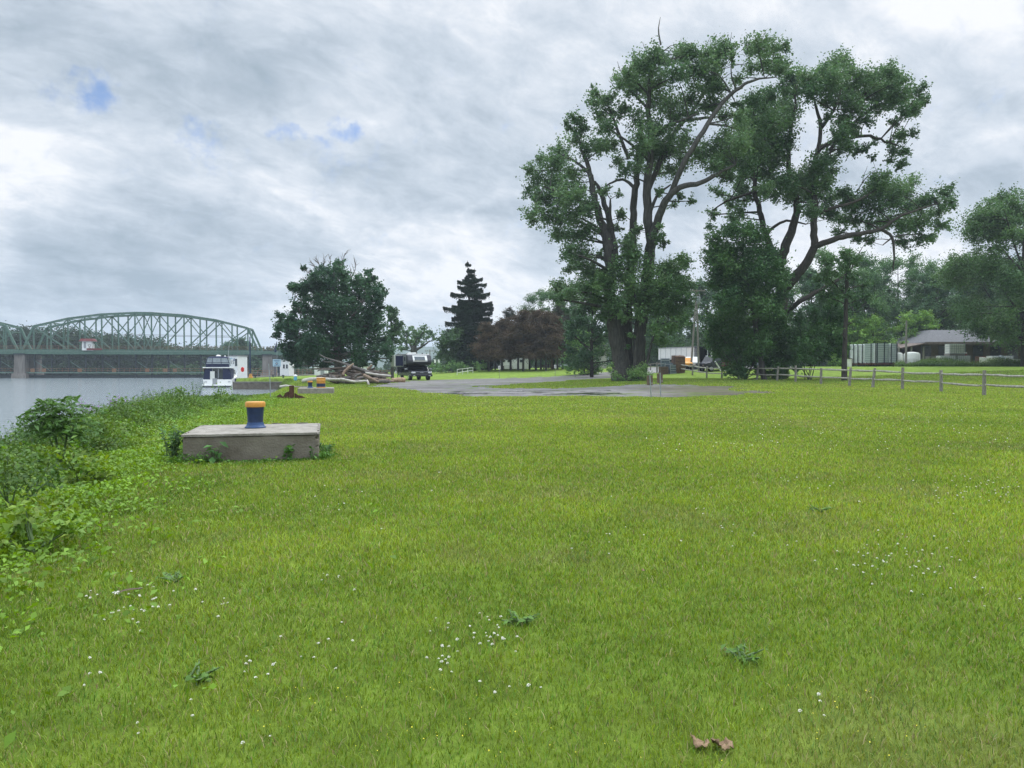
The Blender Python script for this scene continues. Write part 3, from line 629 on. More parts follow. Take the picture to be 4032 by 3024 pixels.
CW2 = [(1210,290,34),(1250,290,38),(1300,300,42),(1185,340,30),(1235,350,42),(1300,360,42),(1130,375,34),(1060,395,42),(1110,425,45),(1180,420,45),(1040,445,42),(1000,490,42),(1060,500,52),(1130,490,52),(1200,490,46),(1080,560,58),(1010,600,44),(1140,570,58),(1200,580,42),(1090,640,58),(1020,670,48),(1150,650,48),(1060,710,44),(1120,710,44),(1000,740,38),
 (1370,255,34),(1420,240,40),(1460,270,45),(1405,310,48),(1350,290,34),(1470,335,48),(1530,300,45),(1580,290,40),(1640,280,40),(1540,360,48),(1600,350,48),(1660,330,44),(1695,300,26),(1380,380,42),(1440,400,46),(1500,420,44),(1580,415,42),(1640,400,42),(1690,390,38),(1725,350,26),(1770,350,30),(1790,390,26),(1740,420,34),(1700,440,28),(1660,480,28),(1440,470,40),(1420,540,40),(1480,520,36),(1540,480,30),(1370,460,26),(1500,600,26),(1440,585,34),(1540,600,22),(1565,635,16),(1575,570,18),(1640,570,18),(1690,550,26),(1740,535,24),(1655,610,26),(1705,610,28),(1640,650,18),(1690,665,24),
 (1375,640,32),(1390,700,34),(1370,590,22),(1180,740,42),(1240,730,52),(1310,710,50),(1360,760,46),(1290,800,50),(1210,800,42),(1150,790,40),(1380,820,42),(1310,870,36),(1380,880,36),(1420,800,28),(1100,770,36),(900,790,32),(960,830,40),(1000,870,34),(880,880,28),(870,930,20),(960,890,28),(1040,800,38),(1000,780,34),
 (1450,820,42),(1510,830,46),(1580,780,46),(1600,730,38),(1650,760,46),(1570,850,52),(1640,830,52),(1700,780,42),(1740,740,36),(1720,850,52),(1780,830,38),(1820,820,34),(1880,780,34),(1905,830,30),(1860,860,38),(1800,900,42),(1865,930,34),(1750,920,46),(1690,920,46),(1620,915,42),(1560,920,36),(1490,900,42),(1430,900,36),(1820,970,28),(1770,980,34),(1700,1000,34),(1560,990,26),(1500,975,24),(1420,960,26),(1320,870,30),(1250,860,20)]
dead2 = [(line3(D2, (1500, 780, -2), (1540, 720, -2), (1590, 680, -2)), r2(2.5, 1.6, .6)), (line3(D2, (1520, 750, -2), (1530, 710, -2), (1545, 670, -2)), r2(1.6, 1, .5)), (line3(D2, (1480, 560), (1465, 620), (1448, 655)), r2(2.4, 1.6, .7)), (line3(D2, (1490, 800, -2), (1560, 750, -2), (1600, 745, -2)), r2(2, 1.2, .5))]
make_tree('cottonwood_tree', 'tall leaning cottonwood with forked dark limbs above the rail fence, right of the two giants', 'tree', b2, L2, traced(CW2, D2, 5.5), size=.215, dens=77, cols=((.044, .088, .033), (.085, .15, .052)), group='giant cottonwood trees', dead=dead2, sub=3, bark=M_barkd, aspect=.85)

# dense maple in front of it and the thickets behind the fence
mp1 = [(900,980,42),(960,960,38),(1020,960,44),(1080,975,44),(880,1040,38),(940,1040,55),(1010,1030,55),(1080,1040,55),(1135,1060,44),(900,1110,45),(960,1110,60),(1040,1110,60),(1105,1120,60),(1165,1110,36),(1190,1170,30),(885,1180,36),(950,1190,55),(1030,1190,60),(1110,1200,55),(1170,1230,40),(935,1260,45),(1000,1270,55),(1080,1280,55),(1140,1290,40)]
dm = 75.5
bm_ = np.array([W(3010, 1490, dm)[0], dm, 0]); bm_[2] = hz(bm_[0], bm_[1])
make_tree('maple_tree', 'dense dark green maple in front of the right cottonwood trunk, behind the rail fence', 'tree', bm_, [([bm_, *[W(*crop3(u, v), dm) for u, v in ((1070, 1400), (1050, 1250), (1020, 1100), (1000, 1000))]], [.3, .25, .2, .14, .06]), ([W(*crop3(1065, 1350), dm), W(*crop3(1120, 1200), dm), W(*crop3(1150, 1100), dm)], [.16, .12, .05])],
          traced(mp1, dm, 3.2, extra=.7), size=.22, dens=78, cols=((.034, .082, .026), (.07, .142, .038)), colvar=.3, sub=2)
th1 = [(880,1350,45),(940,1330,55),(1010,1340,60),(1090,1350,55),(1160,1360,48),(875,1430,36),(930,1410,55),(1000,1420,60),(1080,1430,60),(1160,1430,55),(960,1480,48),(1040,1490,52),(1120,1495,52),(1180,1500,42),(905,1480,28),(1000,1530,36),(1090,1540,36),(1100,1558,28),(1180,1555,28),(1010,1562,24),(945,1548,24),(1240,1550,24),(1140,1566,22),(1165,1540,30),(870,1390,28)]
bush('shrub_thicket', 'broad dark green shrub thicket under the maple, behind the middle of the rail fence', 'shrub', 2930, 1484, th1, .22, 80, ((.032, .078, .024), (.08, .165, .04)), crop3, 1.0916, 2.2, group='shrub thickets behind the fence', D=77)
th2 = [(1220,1400,45),(1280,1400,50),(1270,1470,55),(1330,1440,45),(1335,1370,40),(1380,1310,44),(1400,1380,44),(1415,1440,38),(1400,1250,36),(1440,1330,34),(1310,1500,36),(1220,1490,40),(1360,1490,26),(1250,1330,30),(1310,1320,34),(1430,1480,20)]
bush('shrub_thicket', 'rounded dark shrub thicket right of the maple, next to the slim straight trunk', 'shrub', 3180, 1492, th2, .22, 72, ((.028, .068, .022), (.058, .125, .032)), crop3, 1.0916, 2.2, group='shrub thickets behind the fence', D=75)
# slim straight tree right of the thickets
bs = np.array([W(3325, 1445, 71)[0], 71, hz(W(3325, 1445, 71)[0], 71)])
sl3 = [(1440,1100,30),(1500,1070,32),(1400,1130,34),(1360,1090,30),(1340,1160,34),(1410,1200,36),(1480,1150,30),(1530,1180,26),(1470,1230,26),(1500,1270,24),(1350,1230,28),(1540,1240,20),(1440,1050,22),(1420,1380,18),(1500,1330,16)]
make_tree('slim_tree', 'slim tree with a bare straight trunk standing just behind the fence at the right thicket', 'tree', bs, [([bs, *[W(*crop3(u, v), bs[1]) for u, v in ((1448, 1450), (1452, 1330), (1456, 1200), (1462, 1100), (1468, 1030))]], [upx(x, bs[1]) for x in (13, 10, 9, 8, 6, 3)]), ([W(*crop3(1458, 1150), bs[1]), W(*crop3(1500, 1060), bs[1]), W(*crop3(1530, 1010), bs[1])], [.08, .05, .02]), ([W(*crop3(1455, 1230), bs[1]), W(*crop3(1400, 1170), bs[1]), W(*crop3(1360, 1130), bs[1])], [.08, .05, .02])], traced(sl3, bs[1], 2.2), size=.22, dens=46, cols=((.04, .085, .028), (.07, .13, .04)), bark=M_barkd, sub=2)

# ---- background trees: a few kinds, grown once, then copied
def gen_tree(name, label, cat, loc, h, w, tr=.25, seed=1, nc=34, size=.3, dens=38, cols=((.035, .075, .025), (.07, .13, .04)), low=.18, group=None, open_=.0, bark=None, lean=0):
    r = np.random.default_rng(seed); b = np.array([0, 0, 0.])
    limbs = [([b, [lean * .3, 0, h * .3], [lean * .7 + r.normal() * .2, r.normal() * .2, h * .6], [lean, 0, h * .9]], [tr, tr * .8, tr * .5, tr * .12])]
    for i in range(7):
        a = r.uniform(0, 6.28); z0 = h * r.uniform(.25, .6); rad = w / 2 * r.uniform(.5, .85)
        limbs.append(([[lean * z0 / h, 0, z0], [math.cos(a) * rad * .5, math.sin(a) * rad * .5, z0 + h * .12], [math.cos(a) * rad, math.sin(a) * rad, z0 + h * r.uniform(.18, .3)]], [tr * .45, tr * .3, tr * .1]))
    cl = []
    for i in range(int(nc * 1.5)):
        t = r.uniform(0, 1); z = h * (low + (1 - low) * t) ; prof = math.sin(math.pi * min(1, (.12 + .8 * t)) ** .8) ** .6
        a = r.uniform(0, 6.28); rad = w / 2 * prof * r.uniform(.3, 1) * (.84 + .3 * r.random()); cr = w * r.uniform(.06, .135) * (1.15 - .35 * t)
        cl.append((np.array([math.cos(a) * rad + lean * z / h, math.sin(a) * rad, z - cr * .5]), np.array([cr, cr, cr * .8])))
    if open_: cl = [c for c in cl if r.random() > open_]
    t = make_tree(name, label, cat, (0, 0, 0), limbs, cl, size=size, dens=dens, cols=cols, group=group, bark=bark or M_barkd, sub=2, colvar=.32)
    t.location = tuple(map(float, loc)); return t
def at(px, D): 
    x = W(px, 1445, D)[0]; return (x, D, hz(x, D) - .1)
def hgt(py, D, z0=0.0): return W(2016, py, D)[2] - z0
GB = 'background trees behind the yard'
A = gen_tree('background_tree', 'rounded green tree behind the white semi trailer, left of the utility poles', 'tree', at(2620, 140), 17, 13, seed=3, nc=46, group=GB, cols=((.04, .085, .035), (.075, .135, .05)))
Bt = gen_tree('background_tree', 'bright mid-green broad tree above the barn roof', 'tree', at(3700, 138), 19.5, 17, seed=5, nc=52, group=GB, cols=((.038, .085, .026), (.07, .14, .038)), size=.24)
Ct = gen_tree('background_tree', 'open airy tree at the right edge of the picture with sky showing through', 'tree', at(4030, 96), 23, 17, tr=.35, seed=9, nc=70, group=GB, cols=((.038, .08, .026), (.07, .13, .038)), size=.24, open_=.15, dens=50, low=.2)
Dt = gen_tree('bushy_young_tree', 'bright yellow-green young tree left of the pole by the barn', 'tree', at(3440, 122), 8.0, 9, tr=.12, seed=12, nc=30, group='bright young trees by the yard', cols=((.08, .16, .03), (.15, .26, .05)), size=.2, dens=60, low=.12)
dup(Dt, at(3590, 124), 1.3, 1.12, 'bright yellow-green young tree right of the pole, above the left end of the barn')
dup(Dt, at(3330, 122), 3.3, 1.0, 'bright green young tree behind the corrugated panel trailer, leftmost of its kind')
dup(A, at(2780, 150), 2.0, 1.0, 'green tree rising directly behind the two utility poles')
dup(A, at(2920, 138), 4.0, 1.05, 'green tree behind the maple, glimpsed right of the utility poles')
dup(A, at(3180, 130), 1.0, 1.0, 'green tree seen through the gap under the long low limb of the right cottonwood')
dup(Bt, at(3300, 138), 3.0, 1.1, 'mid-green tree behind the slim straight trunk')
dup(A, at(3420, 135), 5.2, .95, 'dim green tree behind the corrugated panel trailer')
dup(Bt, at(3530, 150), .6, 1.12, 'tall mid-green tree behind the pole by the barn')
dup(A, at(3830, 142), 3.9, .95, 'dark green tree behind the ridge of the barn roof')
dup(Ct, at(3820, 136), 2.2, .85, 'loose pale tree behind the barn, between the bright broad tree and the edge tree')
dup(Bt, at(4090, 140), 2.5, 1.0, 'green tree behind the right end of the barn, at the edge of the picture')
dup(A, at(3690, 130), 2.7, .95, 'dark green tree behind the left end of the barn roof')
dup(A, at(3930, 130), .3, 1.1, 'dark green tree behind the barn, left of the open airy edge tree')
dup(Bt, at(3360, 128), 4.4, .85, 'leafy tree directly behind the bright corrugated trailer')
dup(A, at(4110, 108), 1.9, .9, 'dark tree at the extreme right edge whose boughs cover the end of the barn roof')
dup(A, at(2480, 150), 5.9, .95, 'green tree behind the trunks of the left cottonwood')
# right edge tree's low hanging boughs
# trees left of the first cottonwood
Et = gen_tree('background_tree', 'dark rounded tree directly left of the left cottonwood, above the pale shed', 'tree', at(2330, 100), 12.5, 9.5, seed=21, nc=44, group=GB, cols=((.028, .065, .025), (.055, .11, .035)), size=.25, dens=50)
dup(Bt, at(2160, 172), 1.2, .93, 'pale green tree rising behind the reddish pines')
dup(Et, at(2240, 150), 4.2, 1.1, 'dark tree between the reddish pines and the bright bushy tree')
Ft = gen_tree('bushy_tree', 'bright green bushy tree with foliage to the ground, left of the pale shed', 'tree', at(2300, 112), 7.0, 6.2, tr=.12, seed=31, nc=44, cols=((.06, .13, .032), (.13, .24, .05)), size=.2, dens=74, low=.08)
# ---- big dark maple behind the log pile
c4 = lambda u, v: (1040 + u / 2.861, 980 + v / 2.861)
big = [(450,225,30),(430,215,24),(640,240,70),(600,290,60),(820,160,45),(800,230,80),(760,300,90),(880,290,80),(1180,250,55),(1200,320,50),(1150,370,50),(540,350,45),(640,360,90),(300,430,40),(350,450,50),(420,460,70),(500,440,80),(740,400,110),(900,400,100),(1040,400,90),(1140,440,80),(1250,470,80),(1310,430,50),(1330,500,50),
 (470,560,90),(600,540,110),(760,560,120),(920,560,120),(1080,560,110),(1220,580,100),(1300,640,60),(350,630,50),(400,680,70),(340,700,40),(520,700,110),(680,720,120),(850,720,130),(1010,720,120),(1160,720,110),(1270,740,80),
 (200,790,50),(270,800,60),(180,850,55),(140,920,50),(240,890,70),(150,970,40),(330,850,80),(450,870,110),(620,880,130),(800,890,130),(970,900,130),(1130,890,120),(1270,880,90),(300,960,60),(380,1000,90),
 (200,1110,45),(270,1090,70),(360,1120,90),(500,1060,120),(680,1060,120),(860,1060,120),(1030,1060,120),(1190,1050,110),(1310,1010,80),(240,1180,50),(320,1220,70),(430,1210,90),(580,1210,100),(740,1200,100),(900,1200,100),(1060,1210,100),(1210,1200,90),(1330,1150,80),(380,1280,40),(520,1290,50),(680,1290,50),(850,1290,45),(1100,1280,45),(1250,1280,50),(1420,1120,70),(1440,1230,60)]
Db = 97.0; bb = np.array([W(1340, 1480, Db)[0], Db, 0]); bb[2] = hz(bb[0], Db)
def l4(*p): return [W(*c4(a[0], a[1]), Db) + np.array([0, a[2] if len(a) > 2 else 0, 0]) for a in p]
def wig(u, v, u2, v2, n=5):
    out = []
    for i in range(n):
        a = rng.uniform(.25, .9); du, dv = u2 - u, v2 - v; s = rng.choice([-1, 1]) * rng.uniform(.2, .55); k = rng.uniform(.3, .6)
        out.append((l4((u + du * a, v + dv * a), (u + du * (a + k * .5) - s * dv * k * .5, v + dv * (a + k * .5) + s * du * k * .5), (u + du * (a + k * .8) - s * dv * k, v + dv * (a + k * .8) + s * du * k)), [.035, .02, .008]))
    return out
dead = [(l4((u, v), ((u + u2) / 2 + 8, (v + v2) / 2), (u2, v2)), [.07, .045, .012]) for u, v, u2, v2 in ((640, 220, 570, 85), (650, 230, 690, 80), (740, 220, 735, 80), (850, 240, 910, 50), (860, 240, 830, 80), (985, 330, 1040, 130), (975, 330, 960, 180), (560, 290, 450, 230), (520, 400, 415, 330), (590, 230, 510, 130), (420, 590, 360, 540), (1190, 450, 1220, 400), (200, 850, 110, 810))]
for a in ((640, 220, 570, 85), (650, 230, 690, 80), (740, 220, 735, 80), (850, 240, 910, 50), (985, 330, 1040, 130), (590, 230, 510, 130), (520, 400, 415, 330)): dead += wig(*a, n=7)
make_tree('dark_maple_tree', 'huge dense dark maple with bare dead twigs on top, behind the log pile', 'tree', bb, [([bb, *l4((830, 1250), (820, 1000), (800, 700), (790, 400), (800, 240))], [.6, .5, .42, .33, .2, .06]), (l4((820, 1000), (1000, 760), (1150, 500), (1190, 300)), [.3, .2, .13, .05]), (l4((820, 1050), (600, 850), (400, 700), (330, 600)), [.3, .2, .12, .05]), (l4((800, 700), (650, 450), (600, 280)), [.22, .15, .05]), (l4((820, 1100), (450, 980), (220, 880)), [.25, .16, .05]), (l4((820, 1100), (1100, 900), (1300, 780)), [.25, .16, .05]), (l4((560, 300), (500, 270), (430, 225)), [.07, .05, .02]), (l4((420, 980), (300, 1100), (210, 1120)), [.12, .08, .03])],
          traced(big, Db, 5.0, c4, 2.861, .55), size=.30, dens=46, cols=((.018, .047, .022), (.036, .083, .03)), dead=dead, sub=2, bark=M_twig, twigs=True)
sec = [(1440,700,50),(1430,780,60),(1500,800,50),(1520,860,50),(1460,900,70),(1420,980,60),(1500,960,50),(1400,1060,50),(1480,1060,50),(1440,740,40),(1400,640+20,24),(1540,850,24)]
Ds = 108; bs2 = np.array([W(1545, 1480, Ds)[0], Ds, 0]); bs2[2] = hz(bs2[0], Ds)
make_tree('narrow_tree', 'narrower dark tree tucked against the right side of the huge maple', 'tree', bs2, [([bs2, W(1545, 1380, Ds), W(1540, 1280, Ds), W(1540, 1220, Ds)], [.25, .2, .12, .05])], traced(sec, Ds, 2.5, c4, 2.861, .5), size=.28, dens=44, cols=((.025, .058, .022), (.045, .09, .03)), sub=2)
sm = [(1580,930,40),(1640,910,40),(1700,930,45),(1620,980,50),(1690,990,50),(1560,1000,40),(1590,1060,45),(1650,1050,40),(1800,900,40),(1820,940,45),(1880,960,40),(1910,1000,35),(1760,980,45),(1830,1000,40),(1740,1040,40),(1780,1070,30),(1540,1080,30),(1560,1130,30),(1610,1110,24),(1700,1070,30)]
Dk = 150; bk = np.array([W(1638, 1470, Dk)[0], Dk, 0]); bk[2] = hz(bk[0], Dk)
def lk(*p): return [W(*c4(u, v), Dk) for u, v in p]
make_tree('spreading_tree', 'small spreading tree with a thick forked trunk right above the parked camper', 'tree', bk, [([bk, *lk((1690, 1250), (1690, 1150), (1700, 1090))], [.75, .7, .6, .4]), (lk((1680, 1140), (1640, 1060), (1600, 980)), [.3, .2, .08]), (lk((1710, 1140), (1780, 1100), (1850, 1050), (1925, 1015)), [.3, .2, .14, .05]), (lk((1700, 1100), (1720, 1020), (1800, 930)), [.35, .2, .06])], traced(sm, Dk, 3, c4, 2.861, .2), size=.36, dens=26, cols=((.05, .10, .04), (.085, .15, .05)), sub=2)

# ---- spruce with two leaders
def spruce(name, label, loc, h, w, seed, group=None, leaders=((0, 0, 1.0), (1.3, .3, .93)), low=.12, cols=((.014, .03, .018), (.032, .058, .03)), nwh=26):
    r = np.random.default_rng(seed); t = thing(name, label, 'tree', loc, 0, group); wd_ = Wood(); VV, FF, CC, o = [], [], [], 0
    for lx, ly, k in leaders: wd_.limb([[0, 0, 0], [lx * .1, 0, h * .25], [lx * .7, ly, h * .6], [lx, ly, h * k]], [.45, .36, .2, .03], 8)
    for wv_ in range(nwh):
        f = wv_ / (nwh - 1); z = h * (low + (.985 - low) * f); rad = w / 2 * float(np.interp(f, [0, .45, .58, .7, .86, 1], [1, 1, .95, .70, .32, .04])) * r.uniform(.8, 1.1); z += r.normal() * .3; k = int(6 - 2 * f)
        for j in range(k):
            a = 2 * math.pi * (j + r.uniform(-.35, .35)) / k + wv_ * 1.3; ld = leaders[r.integers(len(leaders))] if f > .6 else leaders[0]
            if z > h * ld[2]: ld = leaders[0]
            L_ = rad * r.uniform(.7, 1.12); dr = -.08 - .24 * (1 - f); x0 = np.array([ld[0] * f, ld[1] * f, min(z + r.normal() * .28 * (1.1 - f), h * .99)]); d = np.array([math.cos(a), math.sin(a), 0])
            pts = [x0 + d * L_ * q + np.array([0, 0, L_ * (dr * q + .30 * max(0, q - .45) ** 1.4 * (1.2 if f < .8 else 1.6))]) for q in (0, .3, .6, .85, 1)]
            p = wd_.limb(pts, [.06, .045, .03, .018, .006], 4, keep=False, seg=2)
            n = int(80 + 200 * L_); q = r.uniform(.12, 1, n) ** .8; idx = q * (len(p) - 1); i0 = np.minimum(idx.astype(int), len(p) - 2); P = p[i0] + (p[i0 + 1] - p[i0]) * (idx - i0)[:, None]
            side = np.cross(d, [0, 0, 1]); P = P + side * (r.normal(size=(n, 1)) * .21 * L_ * (1.1 - q[:, None])); hang = np.abs(r.normal(size=n)) * .40 * (.35 + (1 - f)) - .05; P[:, 2] -= hang
            V, Fq = leaf_geo(P, .30, up=.1, aspect=.38, droop=.9); VV.append(V); FF.append(Fq + o); o += len(V)
            c = np.array(cols[0]) + (np.array(cols[1]) - np.array(cols[0])) * r.uniform(0, 1, (n, 1)); CC.append(np.repeat(c, 4, 0))
    wd_.build('trunk', M_barkd, t); newmesh('crown', np.vstack(VV), np.vstack(FF), M_needle, t, col=np.vstack(CC)); return t
Dsp = 138; ls = at(1866, Dsp); zt = W(1840, 1026, Dsp)[2]
spruce('spruce_tree', 'tall pointed dark spruce with drooping boughs and two leaders, standing clear against the sky', (ls[0], ls[1], ls[2]), zt - ls[2], 9.0, 4, leaders=((-1.1, 0, 1.0), (.15, .2, .93)), nwh=44)
hem = [(1765,1340,30),(1745,1370,24),(1790,1330,26),(1800,1370,30),(1760,1400,26),(1735,1400,16),(1800,1410,22),(1820,1430,24),(1770,1430,20)]
bush('hemlock_tree', 'low dark tree hanging over the slope at the left foot of the spruce', 'tree', 1790, 1466, hem, .3, 50, ((.03, .065, .025), (.06, .11, .035)), cP, 1, 2.5, D=135, droop=.5)
bush('slope_shrub', 'pale green shrubs on the slope beside the wooden hand rail, left of the spruce', 'shrub', 1765, 1470, [(1730,1455,16),(1760,1450,16),(1790,1450,18),(1820,1440,18),(1850,1450,14),(1720,1440,14),(1890,1445,16),(1910,1435,16),(1700,1440,12),(1705,1460,10)], .2, 50, ((.07, .14, .04), (.11, .19, .055)), cP, 1, 2.5, D=128)

# ---- reddish dying pines
def pine(name, label, loc, h, w, seed, cols, group):
    r = np.random.default_rng(seed); limbs = [([[0, 0, 0], [r.normal() * .1, 0, h * .4], [r.normal() * .2, 0, h]], [.2, .15, .03])]; cl = []
    for i in range(32):
        f = r.uniform(.0, 1); z = h * (.24 + .73 * f); a = r.uniform(0, 6.28); rad = w / 2 * (1.02 - .75 * f) * r.uniform(.35, 1); c = np.array([math.cos(a) * rad, math.sin(a) * rad, z]); rr_ = w * .19 * (1.15 - .4 * f); cl.append((c, np.array([rr_, rr_, rr_ * .55])))
        limbs.append(([[0, 0, z - .3], (c * .5 + np.array([0, 0, z - .3]) * .5), c], [.05, .035, .01]))
    t = make_tree(name, label, 'tree', (0, 0, 0), limbs, cl, size=.24, dens=95, cols=cols, group=group, twigs=False, lm=M_needle, aspect=.35, up=.2, bark=M_bark, colvar=.3, sig=.26); t.location = tuple(map(float, loc)); return t
PG = 'reddish dying pines on the mown rise'
red = ((.046, .036, .019), (.082, .060, .030)); dkp = ((.028, .036, .019), (.052, .052, .027))
P1 = pine('pine_tree', 'reddish brown pine overlapping the right foot of the spruce, leftmost of the pines', at(1925, 128), 8.2, 6.2, 41, red, PG)
P2 = pine('pine_tree', 'tall grey-green pine with a ragged bare top, second from the left in the pine group', at(2010, 140), 11.3, 6.2, 42, dkp, PG)
P3 = pine('pine_tree', 'reddish pine in front of the white trailer, in the middle of the pine group', at(2060, 128), 10.2, 6.4, 43, red, PG)
for px, D, rz, s, l, src in ((2110, 134, 1, 1.03, 'reddish pine just right of the white trailer with a straight thin trunk', P3), (2150, 128, 2.4, .98, 'reddish pine behind the gap between the two small white lawn signs', P3), (2195, 132, 4, .92, 'brownish pine directly behind the right small white lawn sign', P3), (1975, 133, 3, 1.12, 'brown pine left of the white trailer, behind the left small white lawn sign', P1), (2215, 138, 5, 1.04, 'dark pine nearest the bright bushy tree, rightmost of the pines', P2), (2085, 146, 2, 1.0, 'dark topped pine at the back of the pine group', P2), (1950, 145, 1.5, .8, 'small dark pine between the spruce and the pine group', P2), (2130, 142, 3.3, 1.02, 'brown pine at the back right of the pine group', P3), (2040, 136, 5.1, .95, 'reddish pine directly right of the ragged topped pine', P3), (2180, 144, .4, 1.0, 'brown pine in the back row above the right lawn sign', P3)):
    dup(src, at(px, D), rz, s, l)

# ---- far bank behind the bridge: a wood that reads as one mass, and one tree apart
WV, WF, WC, o = [], [], [], 0
def wood_mass(x0, x1, yf, topf, n, size, cols, cr=2.6):
    global o
    for i in range(n):
        x = rng.uniform(x0, x1); y = yf(x) + rng.uniform(0, 14); top = topf(x) * rng.uniform(.8, 1.0); z0 = hz(x, y)
        for j in range(5):
            z = z0 + top * (1 - .2 * j) - cr * .8; c = np.array([x + rng.normal() * 1.5, y + rng.normal() * 2 - j * .4, z]); k = 95
            P, _ = clump_pts(c, (cr * 1.3, cr * 1.3, cr), k, 9); V, Fq = leaf_geo(P, size, .4); WV.append(V); WF.append(Fq + o); o += len(V)
            cc = np.array(cols[0]) + (np.array(cols[1]) - np.array(cols[0])) * rng.uniform(0, 1); WC.append(np.repeat(cc[None] * rng.uniform(.8, 1.2, (k, 1)), 4, 0))
def top_at(x):      # height of the far wood's top, from its outline
    D = 312 + .18 * (x + 130); px = 2016 + x / D * F; py = np.interp(px, [-700, 0, 60, 160, 330, 480, 620, 700, 760, 850, 900], [1270, 1303, 1312, 1306, 1313, 1325, 1345, 1362, 1372, 1376, 1380]); return (HZ - py) * D / F + EYE + 1.5
wood_mass(-330, -85, lambda x: 294 + .18 * (x + 130), top_at, 620, .8, ((.016, .036, .015), (.04, .075, .026)))
t = newmesh('riverside_wood', np.vstack(WV), np.vstack(WF), M_leaf, col=np.vstack(WC)); tag(t, 'continuous dark green wood lining the far river bank behind the bridge', 'wood', kind='stuff')
WV, WF, WC, o = [], [], [], 0
wood_mass(-120, 330, lambda x: 255, lambda x: np.interp(x, [-120, -60, -20, 40, 330], [5, 4, 6, 12, 13]), 420, .8, ((.025, .055, .022), (.05, .10, .035)), 2.2)
t = newmesh('distant_wood', np.vstack(WV), np.vstack(WF), M_leaf, col=np.vstack(WC)); tag(t, 'distant belt of trees filling the gaps on the horizon behind the park', 'wood', kind='stuff')
gen_tree('riverside_tree', 'round-topped tree on the far side seen through the right end of the bridge truss', 'tree', (W(945, 1445, 262)[0], 262, 0), 11.5, 12.5, seed=55, nc=44, cols=((.035, .075, .035), (.06, .11, .045)), size=.5, dens=26, low=.2)
# ================================================================== mooring blocks, bollards, piling
t = thing('mooring_block', 'large square concrete mooring block in the near lawn, carrying the blue and yellow bollard', 'concrete block', (BLK[0], BLK[1], 0), BLK[2], 'concrete mooring blocks')
def rough_box(o, cuts, amp, sc):
    bm = bmesh.new(); bm.from_mesh(o.data); bmesh.ops.subdivide_edges(bm, edges=bm.edges[:], cuts=cuts, use_grid_fill=True); bm.to_mesh(o.data); bm.free(); me = o.data; n = len(me.vertices); c = np.zeros(n * 3, np.float32); me.vertices.foreach_get('co', c); c = c.reshape(-1, 3)
    lo, hi = c.min(0), c.max(0); e = (np.isclose(c, lo, atol=1e-4) | np.isclose(c, hi, atol=1e-4)).sum(1); mid = (lo + hi) / 2
    chip = np.where(e >= 2, .010 + .05 * ss(.62, .9, vnoise(c[:, 0] + c[:, 2] * 3, c[:, 1] + c[:, 2], .12, 301)), 0)[:, None]
    d = np.sign(c - mid) * (np.isclose(c, lo, atol=1e-4) | np.isclose(c, hi, atol=1e-4)); c -= d * chip
    c += d * (amp * (vnoise(c[:, 0] + c[:, 2], c[:, 1] - c[:, 2], sc, 302) - .5))[:, None]; me.vertices.foreach_set('co', c.ravel()); me.update()
rough_box(MB().box(0, 0, .09, 2.2, 2.2, .70).build('body', M_conc, t), 34, .014, .35)
rough_box(MB().box(0, 0, .4565, 2.235, 2.235, .037).build('top_slab', M_conctop, t), 44, .010, .3)
def bollard(loc, s, label):
    t = thing('mooring_bollard', label, 'bollard', loc, 0, 'blue bollards with yellow tops')
    MB().lathe([(.185, 0), (.185, .012), (.162, .03), (.147, .06), (.138, .10), (.141, .2), (.153, .34), (.158, .385)], 40).build('post', M_blue, t, smooth=True)
    MB().lathe([(.19, .0), (.19, .014), (.166, .032), (.151, .062), (.142, .1), (.12, .101)], 40, (0, 0, .001)).build('flared_foot', M_bluelt, t, smooth=True)
    MB().lathe([(.156, .384), (.177, .387), (.181, .41), (.181, .46), (.172, .478), (.15, .484), (.0, .486)], 40).build('cap', M_yel, t, smooth=True)
    t.scale = (s, s, s); return t
bollard((-4.76, 14.25, .476), 1.0, 'flared blue bollard with yellow cap on the near concrete block')
b = G(1230, 1553); 
t = thing('mooring_block', 'small far concrete mooring block carrying a little bollard and a striped drum', 'concrete block', (-11.7, 46.0, hz(-11.7, 46)), R(12), 'concrete mooring blocks')
MB().box(0, 0, .1, 2.05, 2.1, .5).build('body', M_conctop, t, bevel=.02)
bollard((-12.05, 45.9, hz(-11.7, 46) + .35), .86, 'little blue bollard with yellow cap on the far concrete block')
t = thing('steel_drum', 'yellow and blue banded drum standing beside the little far bollard', 'drum', (-11.45, 46.1, hz(-11.7, 46) + .35), 0)
MB().lathe([(.25, 0), (.265, .01), (.265, .05), (.25, .06)], 28).build('bottom_rim', M_yel, t, smooth=True)
MB().lathe([(.25, .06), (.26, .065), (.26, .25), (.25, .26)], 28).build('lower_band', M_blue, t, smooth=True)
MB().lathe([(.25, .26), (.262, .265), (.262, .42), (.27, .43), (.262, .44), (.262, .56), (.272, .57), (.272, .6), (.24, .61), (.24, .6), (0, .6)], 28).build('upper_band', M_yel, t, smooth=True)
p = G(1148, 1572)
t = thing('steel_piling', 'rusty brown steel pile post with torn plates at the edge of the bank', 'piling', (p[0], p[1], p[2] - .1), R(8))
MB().prism([(-.11, -.03), (.11, -.03), (.11, .0), (.02, .0), (.02, .12), (.11, .12), (.11, .15), (-.11, .15), (-.11, .12), (-.02, .12), (-.02, 0), (-.11, 0)], 'z', 0, .78).build('post', M_rust, t)
